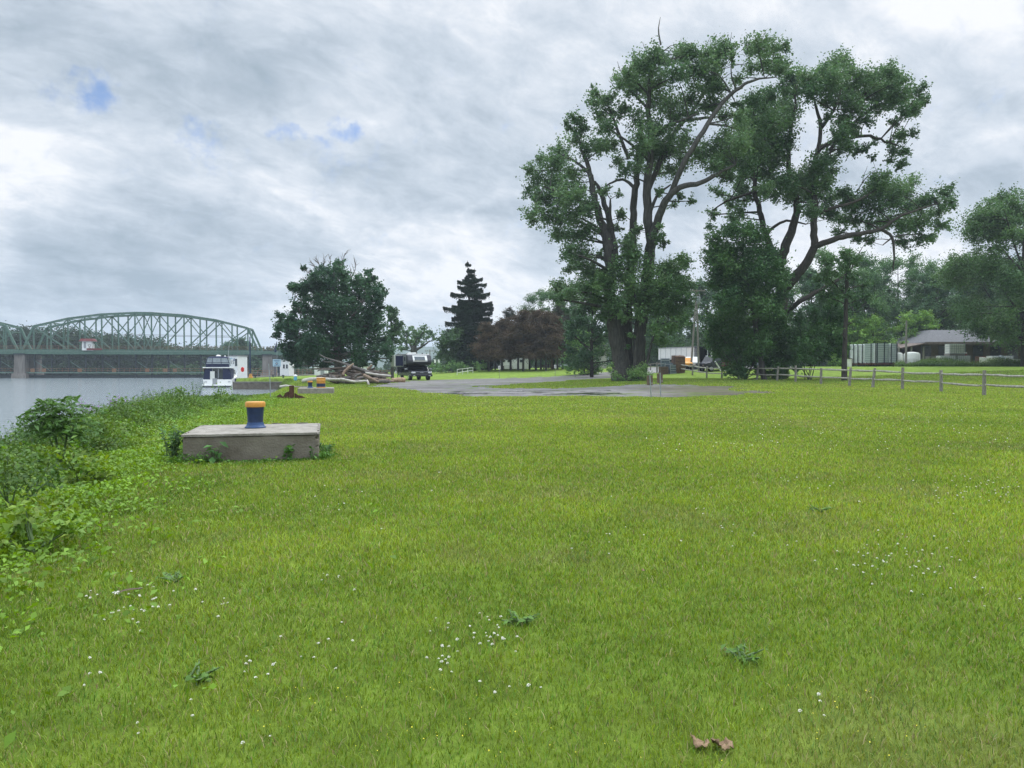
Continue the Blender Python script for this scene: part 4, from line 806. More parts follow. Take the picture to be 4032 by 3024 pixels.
for x0, pts in ((0, [(-.75, 0), (-.7, .28), (-.55, .36), (-.42, .22), (-.3, .42), (-.12, .5), (-.12, 0)]), (1, [(.12, 0), (.14, .42), (.3, .3), (.5, .26), (.75, .12), (1.0, .06), (1.0, 0)])):
    MB().prism(pts, 'y', .02 + .06 * x0, .06 + .06 * x0).build('torn_plate', M_rust, t)
p = G(1066, 1572)
t = thing('marker_stake', 'thin pale leaning metal stake at the water edge beside the rusty piling', 'stake', p, 0)
MB().tube([(0, 0, -.2), (-.03, 0, .9), (-.09, 0, 1.78)], [.022, .02, .018], 8).build('pole', M_galv, t, smooth=True)
MB().box(-.045, -.025, 1.15, .05, .03, .09).build('bracket', M_galv, t)
for px, py, l, rz, lab in ((1135, 1522, 1.3, .2, 'short pale bleached log in the grass left of the far mooring block'), (1195, 1522, 1.4, 0, 'flat pale concrete kerb piece in the grass behind the rusty piling')):
    p = G(px, py + 6)
    if rz:
        t = thing('driftwood_log', lab, 'log', (p[0], p[1], p[2] + .1), rz); MB().tube([(-l / 2, 0, 0), (-.2, .05, .06), (.2, 0, .02), (l / 2, .1, -.02)], [.09, .12, .1, .05], 10).build('trunk', M_logs[2], t, smooth=True)
    else: tag(MB().box(p[0], p[1], p[2] + .06, l, .3, .16).build('concrete_kerb', M_conctop, bevel=.02), lab, 'kerb piece')

# ================================================================== log pile
LD = 72.0
def lp(u, v, d=0): 
    p = W(1040 + u / 2.861, 980 + v / 2.861, LD + d); p[2] = max(p[2], hz(p[0], p[1]) + .02); return p
def ur(r): return r / 2.861 * LD / F
GLOG = 'logs heaped on the gravel'
def log(pts, rs, mt, label, end=None):
    P = [lp(*a) for a in pts]; b = P[0].copy(); P, r = smooth_line([q - b for q in P], [ur(x) for x in rs], 4); r = r * (1 + .08 * rng.normal(size=len(r)))
    V, Fq = ring_tube(P, r, 10); n = len(P); fl = [tuple(x) for x in Fq] + [tuple(range(10))[::-1], tuple((n - 1) * 10 + i for i in range(10))]
    o = newmesh('log', V, fl, mt, smooth=True); o.location = tuple(map(float, b)); return tag(o, label, 'log', GLOG)
log([(620, 1190, 1), (690, 1225, .8), (760, 1248, .6), (850, 1275, .4), (940, 1308, .2), (1050, 1345, 0), (1200, 1400, -.2), (1300, 1450, -.4)], [5, 7, 9, 11, 14, 17, 19, 20], M_logs[0], 'long thin dead branch sticking up to the upper left out of the log pile')
log([(640, 1240, 1), (700, 1275, .8), (780, 1270, .6)], [2, 5, 8], M_logs[0], 'short bare twig below the long branch of the log pile')
log([(530, 1352, 0), (640, 1352, 0), (780, 1348, 0), (900, 1345, .3), (1010, 1340, .6)], [6, 10, 13, 16, 18], M_logs[1], 'dark straight log poking out at the left end of the pile')
log([(600, 1378, -.6), (640, 1362, -.5), (760, 1362, 0)], [6, 8, 12], M_logs[0], 'grey forked stick below the dark log at the left end of the pile')
log([(430, 1492, -3), (500, 1475, -3), (620, 1465, -3), (740, 1470, -3), (860, 1470, -3)], [22, 24, 22, 17, 15], M_logs[2], 'long bleached white log lying in front of the pile at its left end')
log([(860, 1465, -3.5), (930, 1478, -3.5), (1010, 1495, -3.5), (1090, 1492, -3.5), (1165, 1486, -3.5)], [13, 14, 13, 12, 11], M_logs[2], 'thin curved white log along the front of the pile')
log([(1160, 1482, -3.6), (1172, 1508, -3.8), (1180, 1533, -3.9)], [12, 12, 11], M_logs[2], 'short white stub at the right tip of the curved white log')
log([(885, 1428, -1.5), (905, 1385, -1.3), (950, 1340, -1), (1005, 1295, -.6)], [16, 16, 15, 10], M_logs[3], 'tan log propped steeply across the middle of the pile')
log([(940, 1315, -.6), (960, 1340, -.4), (975, 1350, -.2)], [8, 8, 8], M_logs[3], 'tan side stub crossing the steep log on the pile')
log([(1120, 1420, -2.5), (1190, 1455, -2.6), (1290, 1500, -2.7)], [18, 17, 15], M_logs[3], 'stout tan log sloping down to the right at the front of the pile')
log([(1140, 1395, -1.5), (1260, 1415, -1.4), (1430, 1432, -1.2)], [12, 13, 14], M_logs[2], 'pale log slanting across the right half of the pile')
log([(1440, 1478, -1), (1520, 1474, -1), (1590, 1478, -1)], [27, 28, 26], M_tan, 'thick cut log with orange-tan end at the right tip of the pile')
log([(1290, 1480, -1.5), (1380, 1485, -1.5), (1460, 1492, -1.5)], [20, 17, 12], M_logs[3], 'brown log on the ground before the thick cut log')
log([(1160, 1352, 1), (1190, 1335, 1), (1216, 1306, 1)], [14, 13, 11], M_logs[3], 'short stump angled up behind the right half of the pile')
log([(1020, 1452, -2), (1050, 1425, -2), (1095, 1405, -2)], [12, 12, 10], M_logs[0], 'short grey log leaning on the lower middle of the pile')
log([(720, 1490, -2.4), (740, 1455, -2.3), (735, 1420, -2.2)], [13, 12, 10], M_logs[0], 'short upright grey stub in the left front of the pile')
log([(800, 1510, -2.4), (820, 1460, -2.3), (850, 1430, -2.2)], [16, 15, 13], M_logs[1], 'dark short log leaning behind the bleached white log')
log([(1000, 1345, .5), (1130, 1375, .5), (1280, 1400, .5), (1415, 1418, .5)], [16, 18, 17, 12], M_logs[1], 'long dark log forming the right shoulder of the pile')
desc = ['grey log lying level', 'dark brown log lying level', 'weathered log tilted down to the right', 'weathered log tilted up to the right']
wherel = ['at the back of the pile', 'deep in the middle of the pile', 'low in the pile', 'at the front of the pile']
k = 0
for i in range(120):
    u = rng.uniform(660, 1400); topv = np.interp(u, [600, 750, 900, 1000, 1200, 1400, 1500], [1450, 1385, 1335, 1335, 1360, 1400, 1440]); f = rng.uniform(0, 1); v = topv + (1495 - topv) * f + 6
    l = rng.uniform(50, 165); s = rng.normal() * .16; d = 2.2 - 4.2 * f + rng.normal() * .3; r = rng.uniform(9, 20); mk = rng.choice([0, 0, 1, 1, 1, 1, 3])
    kind = 'level' if abs(s) < .07 else ('dipping to the right' if s > 0 else 'rising to the right'); side = 'left third' if u < 880 else ('middle' if u < 1130 else 'right third'); lev = 'top' if f < .33 else ('mid height' if f < .66 else 'foot')
    log([(u - l / 2, v - s * l / 2, d), (u, v + rng.normal() * 4, d), (u + l / 2, v + s * l / 2, d)], [r * .8, r, r * rng.uniform(.6, 1)], M_logs[mk], f"{['grey', 'dark brown', '', 'tan'][mk]} log {kind} at the {lev}, {side} of the pile")

# ================================================================== camper on pickup truck
p = G(1655, 1497); Dc = 93.0
t = thing('camper_truck', 'dark pickup carrying a black and white camper, parked at the gravel edge', 'camper truck', (W(1660, 1445, Dc)[0], Dc, hz(W(1660, 1445, Dc)[0], Dc)), R(22)); t.scale = (1.3, 1.2, .94)
# truck faces -Y
hood = [(-.0, .55), (0, 1.05), (.12, 1.18), (1.15, 1.28), (1.75, 1.86), (3.0, 1.9), (3.2, 1.3), (5.6, 1.3), (5.6, .55)]
bd = MB().prism(hood, 'x', -1.0, 1.0).build('body', M_black, t, bevel=.06)
MB().box(0, -.04, .62, 2.05, .2, .26).build('bumper', M_black, t, bevel=.04)
MB().box(0, -.012, .9, 1.1, .06, .34).build('grille', M_dgrey, t, bevel=.02)
MB().box(0, -.05, .98, .3, .03, .06).build('grille_badge', M_chrome, t)
for s in (-1, 1):
    MB().box(s * .78, -.02, .97, .40, .10, .20).build('headlight', M_chrome, t, bevel=.03)
    MB().box(s * .74, -.15, .60, .2, .05, .1).build('fog_light', M_chrome, t)
    a = MB().box(s * 1.2, 1.35, 1.38, .26, .12, .28).build('side_mirror', M_black, t, bevel=.03); MB().box(s * 1.2, 1.27, 1.46, .24, .04, .12).build('mirror_glass', M_chrome, a)
    for y in (.95, 4.55):
        w = MB().wheel(s * .86, y, .4, .4, .27).build('wheel', M_rubber, t, smooth=True); MB().disc(s * .90, y, .4, .25, .22).build('rim', M_chrome, w)
MB().prism([(1.2, 1.31), (1.72, 1.82), (1.78, 1.80), (1.26, 1.29)], 'x', -.85, .85).build('windshield', M_glass, t)
for s in (-1, 1): MB().prism([(1.5, 1.34), (1.86, 1.76), (2.9, 1.78), (3.05, 1.34)], 'x', s * 1.0 - .01, s * 1.0 + .01).build('side_window', M_glass, t)
# camper: body, cab-over nose
cb = MB().prism([(2.2, 1.98), (.95, 1.98), (.62, 2.25), (.62, 2.55), (.95, 3.18), (1.5, 3.36), (5.9, 3.42), (5.9, 1.25), (3.3, 1.25), (3.3, 1.98)], 'x', -1.16, 1.16).build('camper_shell', M_dgrey, t, bevel=.08)
MB().prism([(.59, 2.42), (.60, 2.60), (.92, 3.20), (1.0, 3.16), (.72, 2.40)], 'x', -.66, .72).build('nose_trim', M_white, t)
MB().prism([(.56, 2.56), (.58, 2.62), (.84, 3.06), (.9, 3.02), (.66, 2.54)], 'x', -.5, .5).build('nose_window', M_glass, t)
MB().prism([(1.35, 3.345), (1.5, 3.40), (5.88, 3.47), (5.88, 3.38), (1.5, 3.34)], 'x', -1.1, 1.1).build('roof', M_white, t)
MB().box(-1.165, 1.9, 2.65, .04, 1.1, 1.2).build('side_panel', M_grey, t); MB().box(-1.19, 1.7, 2.75, .03, .35, .55).build('side_vent_window', M_glass, t)
MB().box(-1.165, 4.6, 2.2, .04, 2.4, 1.8).build('side_panel', M_grey, t)
so_ = MB().box(-1.62, 3.1, 2.52, .92, 1.5, 1.5).build('slide_out', M_white, t, bevel=.03); MB().box(-1.58, 2.32, 2.5, .72, .05, 1.32).build('slide_out_awning', M_navy, so_); MB().box(-1.6, 2.31, 3.22, .8, .08, .09).build('awning_roll', M_chrome, so_)
MB().box(-.35, 2.6, 3.53, .8, .8, .16).build('roof_air_conditioner', M_white, t, bevel=.05); MB().box(.55, 1.9, 3.48, .12, .12, .14).build('roof_vent', M_black, t)
MB().tube([(-1.7, 2.5, 0), (-1.7, 2.5, 1.8)], [.04, .04], 8).build('jack_leg', M_black, t); MB().box(-1.35, 3.6, 1.35, .5, 1.0, .75).build('storage_box', M_black, t)
MB().lathe([(.0, -.2), (.09, -.17), (.12, 0), (.08, .17), (.0, .2)], 12, (-1.95, 2.2, 1.0)).build('hanging_tank', M_white, t, smooth=True)

# ================================================================== motor cruiser moored at the wall
def loft(secs):
    "secs: list of closed sections (same count) -> verts, faces"
    n = len(secs[0]); V = [p for s in secs for p in s]
    Fc = [(k * n + i, k * n + (i + 1) % n, (k + 1) * n + (i + 1) % n, (k + 1) * n + i) for k in range(len(secs) - 1) for i in range(n)]
    return V, Fc + [tuple(range(n))[::-1], tuple((len(secs) - 1) * n + i for i in range(n))]
Yb = 118.0; xb = W(856, 1445, Yb)[0]
t = thing('motor_cruiser', 'white motor cruiser with navy canvas enclosure, moored stern towards the lawn', 'boat', (xb, Yb, WATER), R(13)); t.scale = (1.08, 1.05, 1.02)
secs = []
for y, hw, kz, top in ((0, 1.95, -.25, 1.15), (.3, 2.0, -.3, 1.2), (3, 2.08, -.4, 1.35), (6, 2.0, -.4, 1.55), (8.5, 1.4, -.3, 1.85), (10.3, .5, .1, 2.1), (11, .06, .9, 2.2)):
    secs.append([(-hw * .82, y, kz + .25), (0, y, kz), (hw * .82, y, kz + .25), (hw * .95, y, .45), (hw, y, top), (-hw, y, top), (-hw * .95, y, .45)])
V, Fc = loft(secs); MB().add(V, Fc).build('hull', M_gel, t, bevel=.03)
MB().box(0, -.55, .30, 3.9, 1.1, .22).build('swim_platform', M_gel, t, bevel=.06); MB().box(0, -.55, .12, 3.7, 1.0, .12).build('platform_keel', M_black, t)
MB().box(-.35, -.02, .85, .62, .06, .95).build('transom_gate', M_grey, t, bevel=.02)
for s in (-1.6, 1.6): MB().box(s * .98, -.03, .8, .35, .06, .12).build('transom_light', M_chrome, t)
V, Fc = loft([[(-1.75, y, 1.15), (1.75, y, 1.15), (1.6, y, z), (-1.6, y, z)] for y, z in ((.9, 2.95), (3.5, 2.95), (5.5, 2.75), (7.4, 1.6))]); MB().add(V, Fc).build('cabin', M_gel, t, bevel=.05)
for s in (-1, 1):
    MB().prism([(s * 1.92, 1.12), (s * .72, 1.12), (s * .72, 2.82), (s * 1.62, 2.82)], 'y', .05, .12).build('canvas_curtain', M_navy, t)
    MB().prism([(.1, 1.2), (3.2, 1.35), (3.2, 2.8), (.1, 2.8)], 'x', s * 1.80 - .02, s * 1.80 + .02).build('side_canvas', M_navy, t)
    MB().prism([(3.6, 1.9), (3.9, 2.6), (5.2, 2.6), (6.2, 1.95)], 'x', s * 1.72 - .03, s * 1.72 + .03).build('cabin_window', M_glass, t)
MB().box(0, .5, 2.0, 1.35, .05, 1.5).build('cabin_door', M_glass, t); MB().box(.05, .45, 2.0, .05, .05, 1.5).build('door_frame', M_chrome, t)
MB().box(-.98 + .3, .03, 1.6, .6, .05, 1.6).build('pale_curtain', M_plas, t)
MB().box(0, 1.5, 2.94, 3.95, 3.2, .14).build('flybridge_deck', M_gel, t, bevel=.05)
MB().prism([(-1.6, 3.01), (1.6, 3.01), (1.55, 3.5), (-1.55, 3.5)], 'y', .15, .22).build('flybridge_canvas', M_navy, t)
V, Fc = loft([[(-1.6, y, 3.0), (1.6, y, 3.0), (1.35, y, 4.1), (-1.35, y, 4.1)] for y in (.8, 2.7)]); 
for x0, x1, x2, x3 in ((-1.56, -.78, -1.28, -.68), (-.72, .45, -.62, .42), (.52, 1.56, .5, 1.28)): MB().prism([(x0, 3.52), (x1, 3.52), (x3, 4.4), (x2, 4.4)], 'y', .18, .22).build('clear_window', M_clear, t)
for s in (-1, 1): MB().prism([(.2, 3.1), (2.9, 3.2), (2.6, 4.4), (.4, 4.4)], 'x', s * 1.45 - .02, s * 1.45 + .02).build('clear_window', M_clear, t)
for a, bb_ in (((-1.62, .2, 3.45), (-1.3, .2, 4.42)), ((-.75, .2, 3.45), (-.65, .2, 4.42)), ((.49, .2, 3.45), (.46, .2, 4.42)), ((1.62, .2, 3.45), (1.3, .2, 4.42)), ((-1.6, .2, 3.72), (1.6, .2, 3.72))): MB().beam(a, bb_, .07).build('canopy_frame', M_navy, t)
MB().box(0, 1.4, 4.5, 2.75, 2.6, .2, top=.8).build('canopy_top', M_navy, t, bevel=.06)
MB().lathe([(.0, 0), (.34, .02), (.36, .14), (.2, .26), (0, .28)], 20, (-.1, 1.9, 4.62)).build('radar_dome', M_gel, t, smooth=True); MB().lathe([(.0, 0), (.14, .02), (.14, .12), (0, .2)], 14, (.8, 1.9, 4.6)).build('satellite_dome', M_gel, t, smooth=True)
MB().tube([(1.3, 1.2, 4.5), (1.5, 1.2, 7.0)], [.02, .01], 6).build('antenna', M_white, t)
for y in (2, 4, 6): MB().lathe([(.0, -.35), (.12, -.28), (.14, 0), (.12, .28), (0, .35)], 12, (2.2, y, .95)).build('fender', M_navy, t, smooth=True)
rp = [(1.9, 5, 1.6), (1.95, 6.5, 2.3), (1.3, 9, 2.6), (.05, 11.2, 2.95), (-1.3, 9, 2.6), (-1.95, 6.5, 2.3), (-1.9, 5, 1.6)]; MB().tube(rp, [.025] * 7, 6).build('bow_rail', M_chrome, t)

# ================================================================== lock side: wall, railings, cabins, signs
pa = [(-38.2, 106.9), (-38.2, 122), (-41.5, 150), (-44.5, 190), (-52, 214)]
t = thing('dock_wall', 'dark stone dock wall at the water, running behind the moored white cruiser', 'wall', (0, 0, 0))
m = MB()
for (x0, y0), (x1, y1) in zip(pa[:-1], pa[1:]): m.beam((x0, y0, -1.55), (x1, y1, -1.55), .9, 1.9)
m.beam((-38.6, 106.8, -1.55), (-30.6, 106.6, -1.55), .9, 1.9); m.build('face', M_conc, t)
m = MB()
for (x0, y0), (x1, y1) in zip(pa[:-1], pa[1:]): m.beam((x0 + .1, y0, -.52), (x1 + .1, y1, -.52), 1.1, .16)
m.beam((-38.6, 106.85, -.52), (-30.6, 106.65, -.52), 1.1, .16); m.build('coping', M_pier, t)
# lock chamber wall with its orange railing
A0 = W(965, 1489, 150); A1 = W(1250, 1476, 168); A0[2] = -.45; A1[2] = -.1
t = thing('lock_wall', 'long low lock wall with a pale coping on top, beyond the grass', 'wall', (0, 0, 0))
MB().beam(A0 + [0, 0, -.9], A1 + [0, 0, -.9], .8, 1.8).build('face', M_conc, t); MB().beam(A0 + [0, 0, .06], A1 + [0, 0, .06], 1.0, .16).build('coping', M_conctop, t)
def railing(name, label, A, B, n, h, mt, group=None, rails=3, w=.07, mesh=False):
    A = np.array(A, float); B = np.array(B, float); t = thing(name, label, 'railing', A, 0, group); d = B - A
    for i in range(n + 1): MB().beam(d * i / n, d * i / n + [0, 0, h], w).build('post', mt, t)
    for k in range(rails): MB().beam(d * 0 + [0, 0, h * (k + 1) / rails], d + [0, 0, h * (k + 1) / rails], w * .8).build('rail', mt, t)
    return t
railing('safety_railing', 'orange safety railing along the far lock wall behind the grass', A0 + [0, 1.5, .1], A1 + [0, 1.5, .1], 16, 1.15, M_orange)
for i, (px, D, lab) in enumerate(((1255, 150, 'low white control cabinet left of the log pile under the huge maple'), (1415, 120, 'white utility box seen over the right half of the log pile'))):
    z0 = hz(W(px, 1445, D)[0], D); w_ = (50, 46)[i] * D / F; t = thing('control_cabinet', lab, 'cabinet', (W(px, 1445, D)[0] + w_ * .2, D, z0 - .1), .1, 'white lockside cabinets')
    MB().box(0, 0, .9, w_, 1.2, 1.8).build('housing', M_white, t, bevel=.03); MB().box(0, 0, 1.84, w_ + .2, 1.4, .1).build('lid', M_grey, t, bevel=.02); MB().box(.3, -.62, .8, .7, .03, 1.2).build('door', M_grey, t)
z0 = hz(*W(1500, 1445, 112)[:2]); railing('safety_railing', 'short orange railing between the log pile and the parked camper', (W(1468, 1445, 112)[0], 112, z0), (W(1538, 1445, 114)[0], 114, z0), 5, 1.1, M_orange)
# number 15 cabin
D = 142; xc = W(937, 1445, D)[0]; zt = hgt(1403, D); t = thing('lock_cabin', 'tall white cabin marked 15 with dark slit windows, right behind the moored cruiser', 'cabin', (xc, D, -.7), R(-22))
hh = zt + .7; MB().box(0, 0, hh / 2, 2.1, 2.6, hh).build('walls', M_white, t, bevel=.05); MB().box(0, 0, hh + .05, 2.3, 2.8, .12).build('roof', M_grey, t, bevel=.03)
for x in (.62, .88): MB().box(x, -1.32, hh - 1.15, .22, .04, 1.35).build('window', M_glass, t)
def text(s, name, parent, loc, rot, size, m, ext=.01):
    c = bpy.data.curves.new(name, 'FONT'); c.body = s; c.size = size; c.extrude = ext; c.align_x = 'CENTER'; c.align_y = 'CENTER'; c.materials.append(m); o = bpy.data.objects.new(name, c); C.objects.link(o); bpy.context.view_layer.update(); me = bpy.data.meshes.new_from_object(o); bpy.data.objects.remove(o); o = bpy.data.objects.new(name, me); C.objects.link(o); o.location = loc; o.rotation_euler = rot; o.parent = parent; return o
text('15', 'number', t, (-.12, -1.32, hh - 1.15), (R(90), 0, 0), .95, M_dgrey)
bpy.context.view_layer.update()
an = np.linspace(0, 2 * math.pi, 13)
m = MB(); m.add(*ring_tube([(.32 + .13 * math.cos(a), -1.33, hh - .62 + .2 * math.sin(a)) for a in an], .05, 6)).build('round_logo', M_signblue, t); MB().box(-.5, -1.32, hh - .4, .8, .03, .22).build('top_logo_bar', M_sign, t)
q = thing('life_ring', 'red life ring hung on the corner of the white cabin marked 15', 'life ring', (W(955, 1455, D - 3)[0], D - 3, hgt(1455, D - 3)), R(-22)); m = MB(); m.add(*ring_tube([(.26 * math.cos(a), 0, .36 * math.sin(a)) for a in an], .11, 8)).build('ring', M_red, q, smooth=True); MB().box(0, .1, 0, .5, .08, .7).build('backing_board', M_red, q)
# blue light pole
D = 132; x = W(985, 1445, D)[0]; t = thing('light_pole', 'tall slim navy pole on a yellow base between the cruiser and the bridge pier', 'pole', (x, D, -.5)); hh = hgt(1326, D) + .5
MB().tube([(0, 0, .5), (0, 0, hh)], [.13, .1], 10).build('pole', M_blue, t, smooth=True); MB().lathe([(.35, 0), (.35, .1), (.22, .3), (.2, .75), (0, .76)], 12).build('base', M_yel, t, smooth=True); MB().beam((0, 0, hh - 3), (-.9, 0, hh - 3), .07).build('arm', M_blue, t)
D = 136; x = W(1032, 1445, D)[0]
# information sign
D = 146; x = W(1090, 1445, D)[0]; t = thing('information_sign', 'pale blue sign board with a round emblem on navy posts by the lock', 'sign', (x, D, -.3), R(4)); zc_ = hgt(1429, D) + .3
MB().box(0, 0, zc_, 1.5, .06, 1.35).build('board', M_sign, t, bevel=.02)
for s in (-.35, .35): MB().box(s, .08, zc_ / 2 + .1, .14, .1, zc_ + .2).build('post', M_blue, t)
m = MB(); m.add(*ring_tube([(.2 * math.cos(a), -.04, zc_ - .12 + .2 * math.sin(a)) for a in an], .045, 6)).build('emblem', M_signblue, t); MB().prism([(0, zc_ - .2), (.1, zc_ - .05), (-.1, zc_ - .05)], 'y', -.05, -.03).build('emblem_centre', M_yel, t)
m = MB(); m.box(0, -.035, zc_ + .5, 1.1, .02, .08); m.box(0, -.035, zc_ + .33, .8, .02, .07); m.box(0, -.035, zc_ - .48, 1.0, .02, .05); m.build('lettering', M_signblue, t)
# white lock house
D = 158; x = W(1130, 1445, D)[0]; t = thing('lock_house', 'little white house with dark windows under the left boughs of the huge maple', 'building', (x, D, -.2), R(-8))
hh = hgt(1418, D) + .2; MB().box(0, 0, hh / 2, 1.95, 2.4, hh).build('walls', M_white, t); MB().box(0, 0, hh + .08, 2.3, 2.8, .16).build('roof', M_grey, t)
for x_ in (-.1, .55): f = MB().box(x_, -1.21, hh - 1.3, .5, .05, .9).build('window_frame', M_white, t); MB().box(x_, -1.25, hh - 1.3, .4, .03, .8).build('pane', M_glass, f)
# flag
D = 160; x = W(1091, 1445, D)[0]; zt = hgt(1343, D); t = thing('flag', 'furled dark blue flag on a thin pole beside the end of the bridge deck', 'flag', (x, D, 0)); MB().tube([(0, 0, 0), (0, 0, zt)], [.05, .035], 8).build('pole', M_galv, t)
P = [(0, 0, zt - .1), (-.12, 0, zt - .6), (-.2, .02, zt - 1.2), (-.3, 0, zt - 2.0), (-.35, 0, zt - 2.3)]; MB().tube(P, [.04, .12, .2, .26, .2], 8).build('cloth', M_blue, t)
# blue dock pedestal
p = G(1163, 1499); t = thing('dock_pedestal', 'light blue pedestal with a white dome cap in the grass left of the log pile', 'pedestal', (W(1163, 1445, 84)[0], 84, hz(W(1163, 1445, 84)[0], 84)))
MB().lathe([(.12, 0), (.12, .2), (.17, .22), (.17, .55), (.12, .6)], 14).build('column', M_lblue, t, smooth=True); MB().lathe([(.15, .6), (.22, .62), (.2, .72), (.08, .8), (0, .81)], 14).build('cap', M_white, t, smooth=True)
for px, D, lab in ((1005, 111.5, 'small dark mooring bollard on the dock wall just right of the white cruiser'), (1075, 118, 'small dark cleat on the grass edge of the dock'), (1115, 112, 'small pale mooring cleat nearest the light blue pedestal')):
    x = W(px, 1445, D)[0]; t = thing('mooring_cleat', lab, 'cleat', (x, D, hz(x, D) - .02), 0, 'small cleats along the dock'); MB().lathe([(.16, 0), (.1, .1), (.09, .3), (.2, .34), (.2, .42), (0, .45)], 12).build('post', M_steel, t, smooth=True)
x = W(987, 1445, 110)[0]; t = thing('mooring_cleat', 'small yellow mooring post on the dock wall beside the cruiser', 'cleat', (x, 110, hz(x, 110)), 0, 'small cleats along the dock'); MB().lathe([(.3, 0), (.3, .15), (.2, .3), (.18, .5), (.24, .55), (0, .62)], 14).build('post', M_yel, t, smooth=True)

# ================================================================== truss bridge
BO = np.array([-133.5, 215.0]); BD = np.array([.983, .182]); BP = np.array([-.182, .983]); PP = 57.17 / 13
def bp_(s, o, z): q = BO + BD * s * PP + BP * o; return (q[0], q[1], z)
DZ = 6.35
bt = thing('truss_bridge', 'long green steel through-truss bridge with an arched top chord across the river', 'bridge', (0, 0, 0))
top = {0: 12.95, 1: 14.1, 2: 15.2, 3: 15.9, 4: 16.5, 5: 16.85, 6: 17.05, 7: 17.05, 8: 16.85, 9: 16.5, 10: 15.9, 11: 15.2, 12: 14.1, 13: 12.95}
def tpz(i): return top[i]
def mem(name, a, b, w, h=None, m=None): return MB().beam(a, b, w, h).build(name, m or M_green, bt)
def truss(o, mt, base=0.0, half=False, thin=1.0):
    def T(i): return bp_(base + i, o, tpz(i))
    def B(i): return bp_(base + i, o, DZ)
    nodes = [0, 2, 4, 6, 7, 9, 11, 13]
    rngi = range(14) if not half else range(6, 14)
    m = MB()
    for a, b in zip(nodes[:-1], nodes[1:]):
        if a in rngi and b in rngi: m.beam(T(a), T(b), .55, .55)
    m.beam(T(13), bp_(base + 13.65, o, DZ), .55, .55)
    if not half: m.beam(T(0), bp_(base - .65, o, DZ), .55, .55)
    m.build('top_chord', mt, bt)
    MB().beam(bp_(base - .65 if not half else base + 6, o, DZ), bp_(base + 13.65, o, DZ), .4, .5).build('bottom_chord', mt, bt)
    v = [MB() for _ in range(1)][0]
    for i in rngi: mem('vertical_post', B(i), T(i), .26 * thin, .34 * thin, mt)
    for a, b in ((0, 2), (2, 4), (4, 6)):
        if half: continue
        mem('diagonal_brace', T(a), B(b), .3 * thin, None, mt); mid = tuple((np.array(T(a)) + np.array(B(b))) / 2); mem('diagonal_brace', mid, T(b), .24 * thin, None, mt); MB().box(*mid, .1, .7, .7, R(10)).build('gusset_plate', mt, bt)
    for a, b in ((13, 11), (11, 9), (9, 7)):
        mem('diagonal_brace', T(a), B(b), .3 * thin, None, mt); mid = tuple((np.array(T(a)) + np.array(B(b))) / 2); mem('diagonal_brace', mid, T(b), .24 * thin, None, mt)
    mem('diagonal_brace', T(6), B(7), .22, None, mt); mem('diagonal_brace', T(7), B(6), .22, None, mt)
WB = 9.0
truss(0, M_green); truss(WB, M_green)
truss(0, M_green, base=-14.6, half=True); truss(WB, M_green, base=-14.6, half=True)
# sway frames between the two trusses
for base, lst in ((0, range(0, 14)), (-14.6, (9, 10, 11, 12, 13))):
    m = MB()
    for i in lst:
        m.beam(bp_(base + i, 0, tpz(i) - .1), bp_(base + i, WB, tpz(i) - .1), .25)
        if i in (0, 13): m.beam(bp_(base + i, 0, tpz(i) - 1.5), bp_(base + i, WB, tpz(i) - 1.5), .2)
        if i < 13 and i + 1 in lst: m.beam(bp_(base + i, 0, tpz(i)), bp_(base + i + 1, WB, tpz(i + 1)), .12); m.beam(bp_(base + i, WB, tpz(i)), bp_(base + i + 1, 0, tpz(i + 1)), .12)
    m.build('sway_bracing', M_green, bt)
m = MB(); 
for z in (10.6, 10.95): m.beam(bp_(4.5, .1, z), bp_(12, .1, z - .35), .08)
m.build('cable_run', M_steel, bt)
# deck
MB().beam(bp_(-15, WB / 2, DZ - .25), bp_(15.3, WB / 2, DZ - .35), WB + 1.4, .35).build('deck', M_greenlt, bt)
m = MB(); m.beam(bp_(-15, -.9, DZ - .75), bp_(15.3, -.9, DZ - .8), .3, .75); m.beam(bp_(-15, WB + .8, DZ - .75), bp_(15.3, WB + .8, DZ - .8), .3, .75)
for i in range(-15, 15): m.beam(bp_(i, -.9, DZ - .75), bp_(i, WB + .8, DZ - .75), .25, .5)
m.build('floor_beams', M_green, bt)
m = MB()
for z in (.45, .85, 1.2): m.beam(bp_(-15, -.85, DZ + z), bp_(16.5, -.85, DZ + z), .05)
for i in range(-30, 33): m.beam(bp_(i / 2, -.85, DZ - .1), bp_(i / 2, -.85, DZ + 1.2), .05)
m.build('walkway_railing', M_orange, bt)
m = MB()
for i in np.arange(15, 16.6, .5): m.beam(bp_(i, -.85, DZ - .1), bp_(i, -.85, DZ + 1.2), .06)
m.beam(bp_(15, -.4, DZ - .15), bp_(16.8, -.4, DZ - .2), 1.6, .25); m.beam(bp_(15, -.9, DZ - .8), bp_(16.6, -.9, DZ - .5), .25, .5)
for i, z in ((15.6, -.3), (16.1, -.3), (15.85, -.3)): m.beam(bp_(i, 0, DZ - .5), bp_(i - .1, 0, z), .22)
m.build('end_platform', M_green, bt)
def pier(s, label, w=2.7, l=12, zb=WATER - 1):
    m = MB(); q = BO + BD * s * PP + BP * (WB / 2); a = math.atan2(.182, .983); n = 5
    m.box(q[0], q[1], (zb + DZ - 1.3) / 2 , w * 1.12, l, DZ - 1.3 - zb, a, top=.86, top_y=.93); m.build('pier', M_pier, bt, bevel=.1)
    MB().box(q[0], q[1], WATER + .2, w * 1.45, l + 1.2, 2.2, a, top=.93).build('pier_footing', M_pier, bt, bevel=.08)
    MB().box(q[0], q[1], DZ - 1.15, w * 1.05, l, .35, a).build('pier_cap', M_steel, bt)
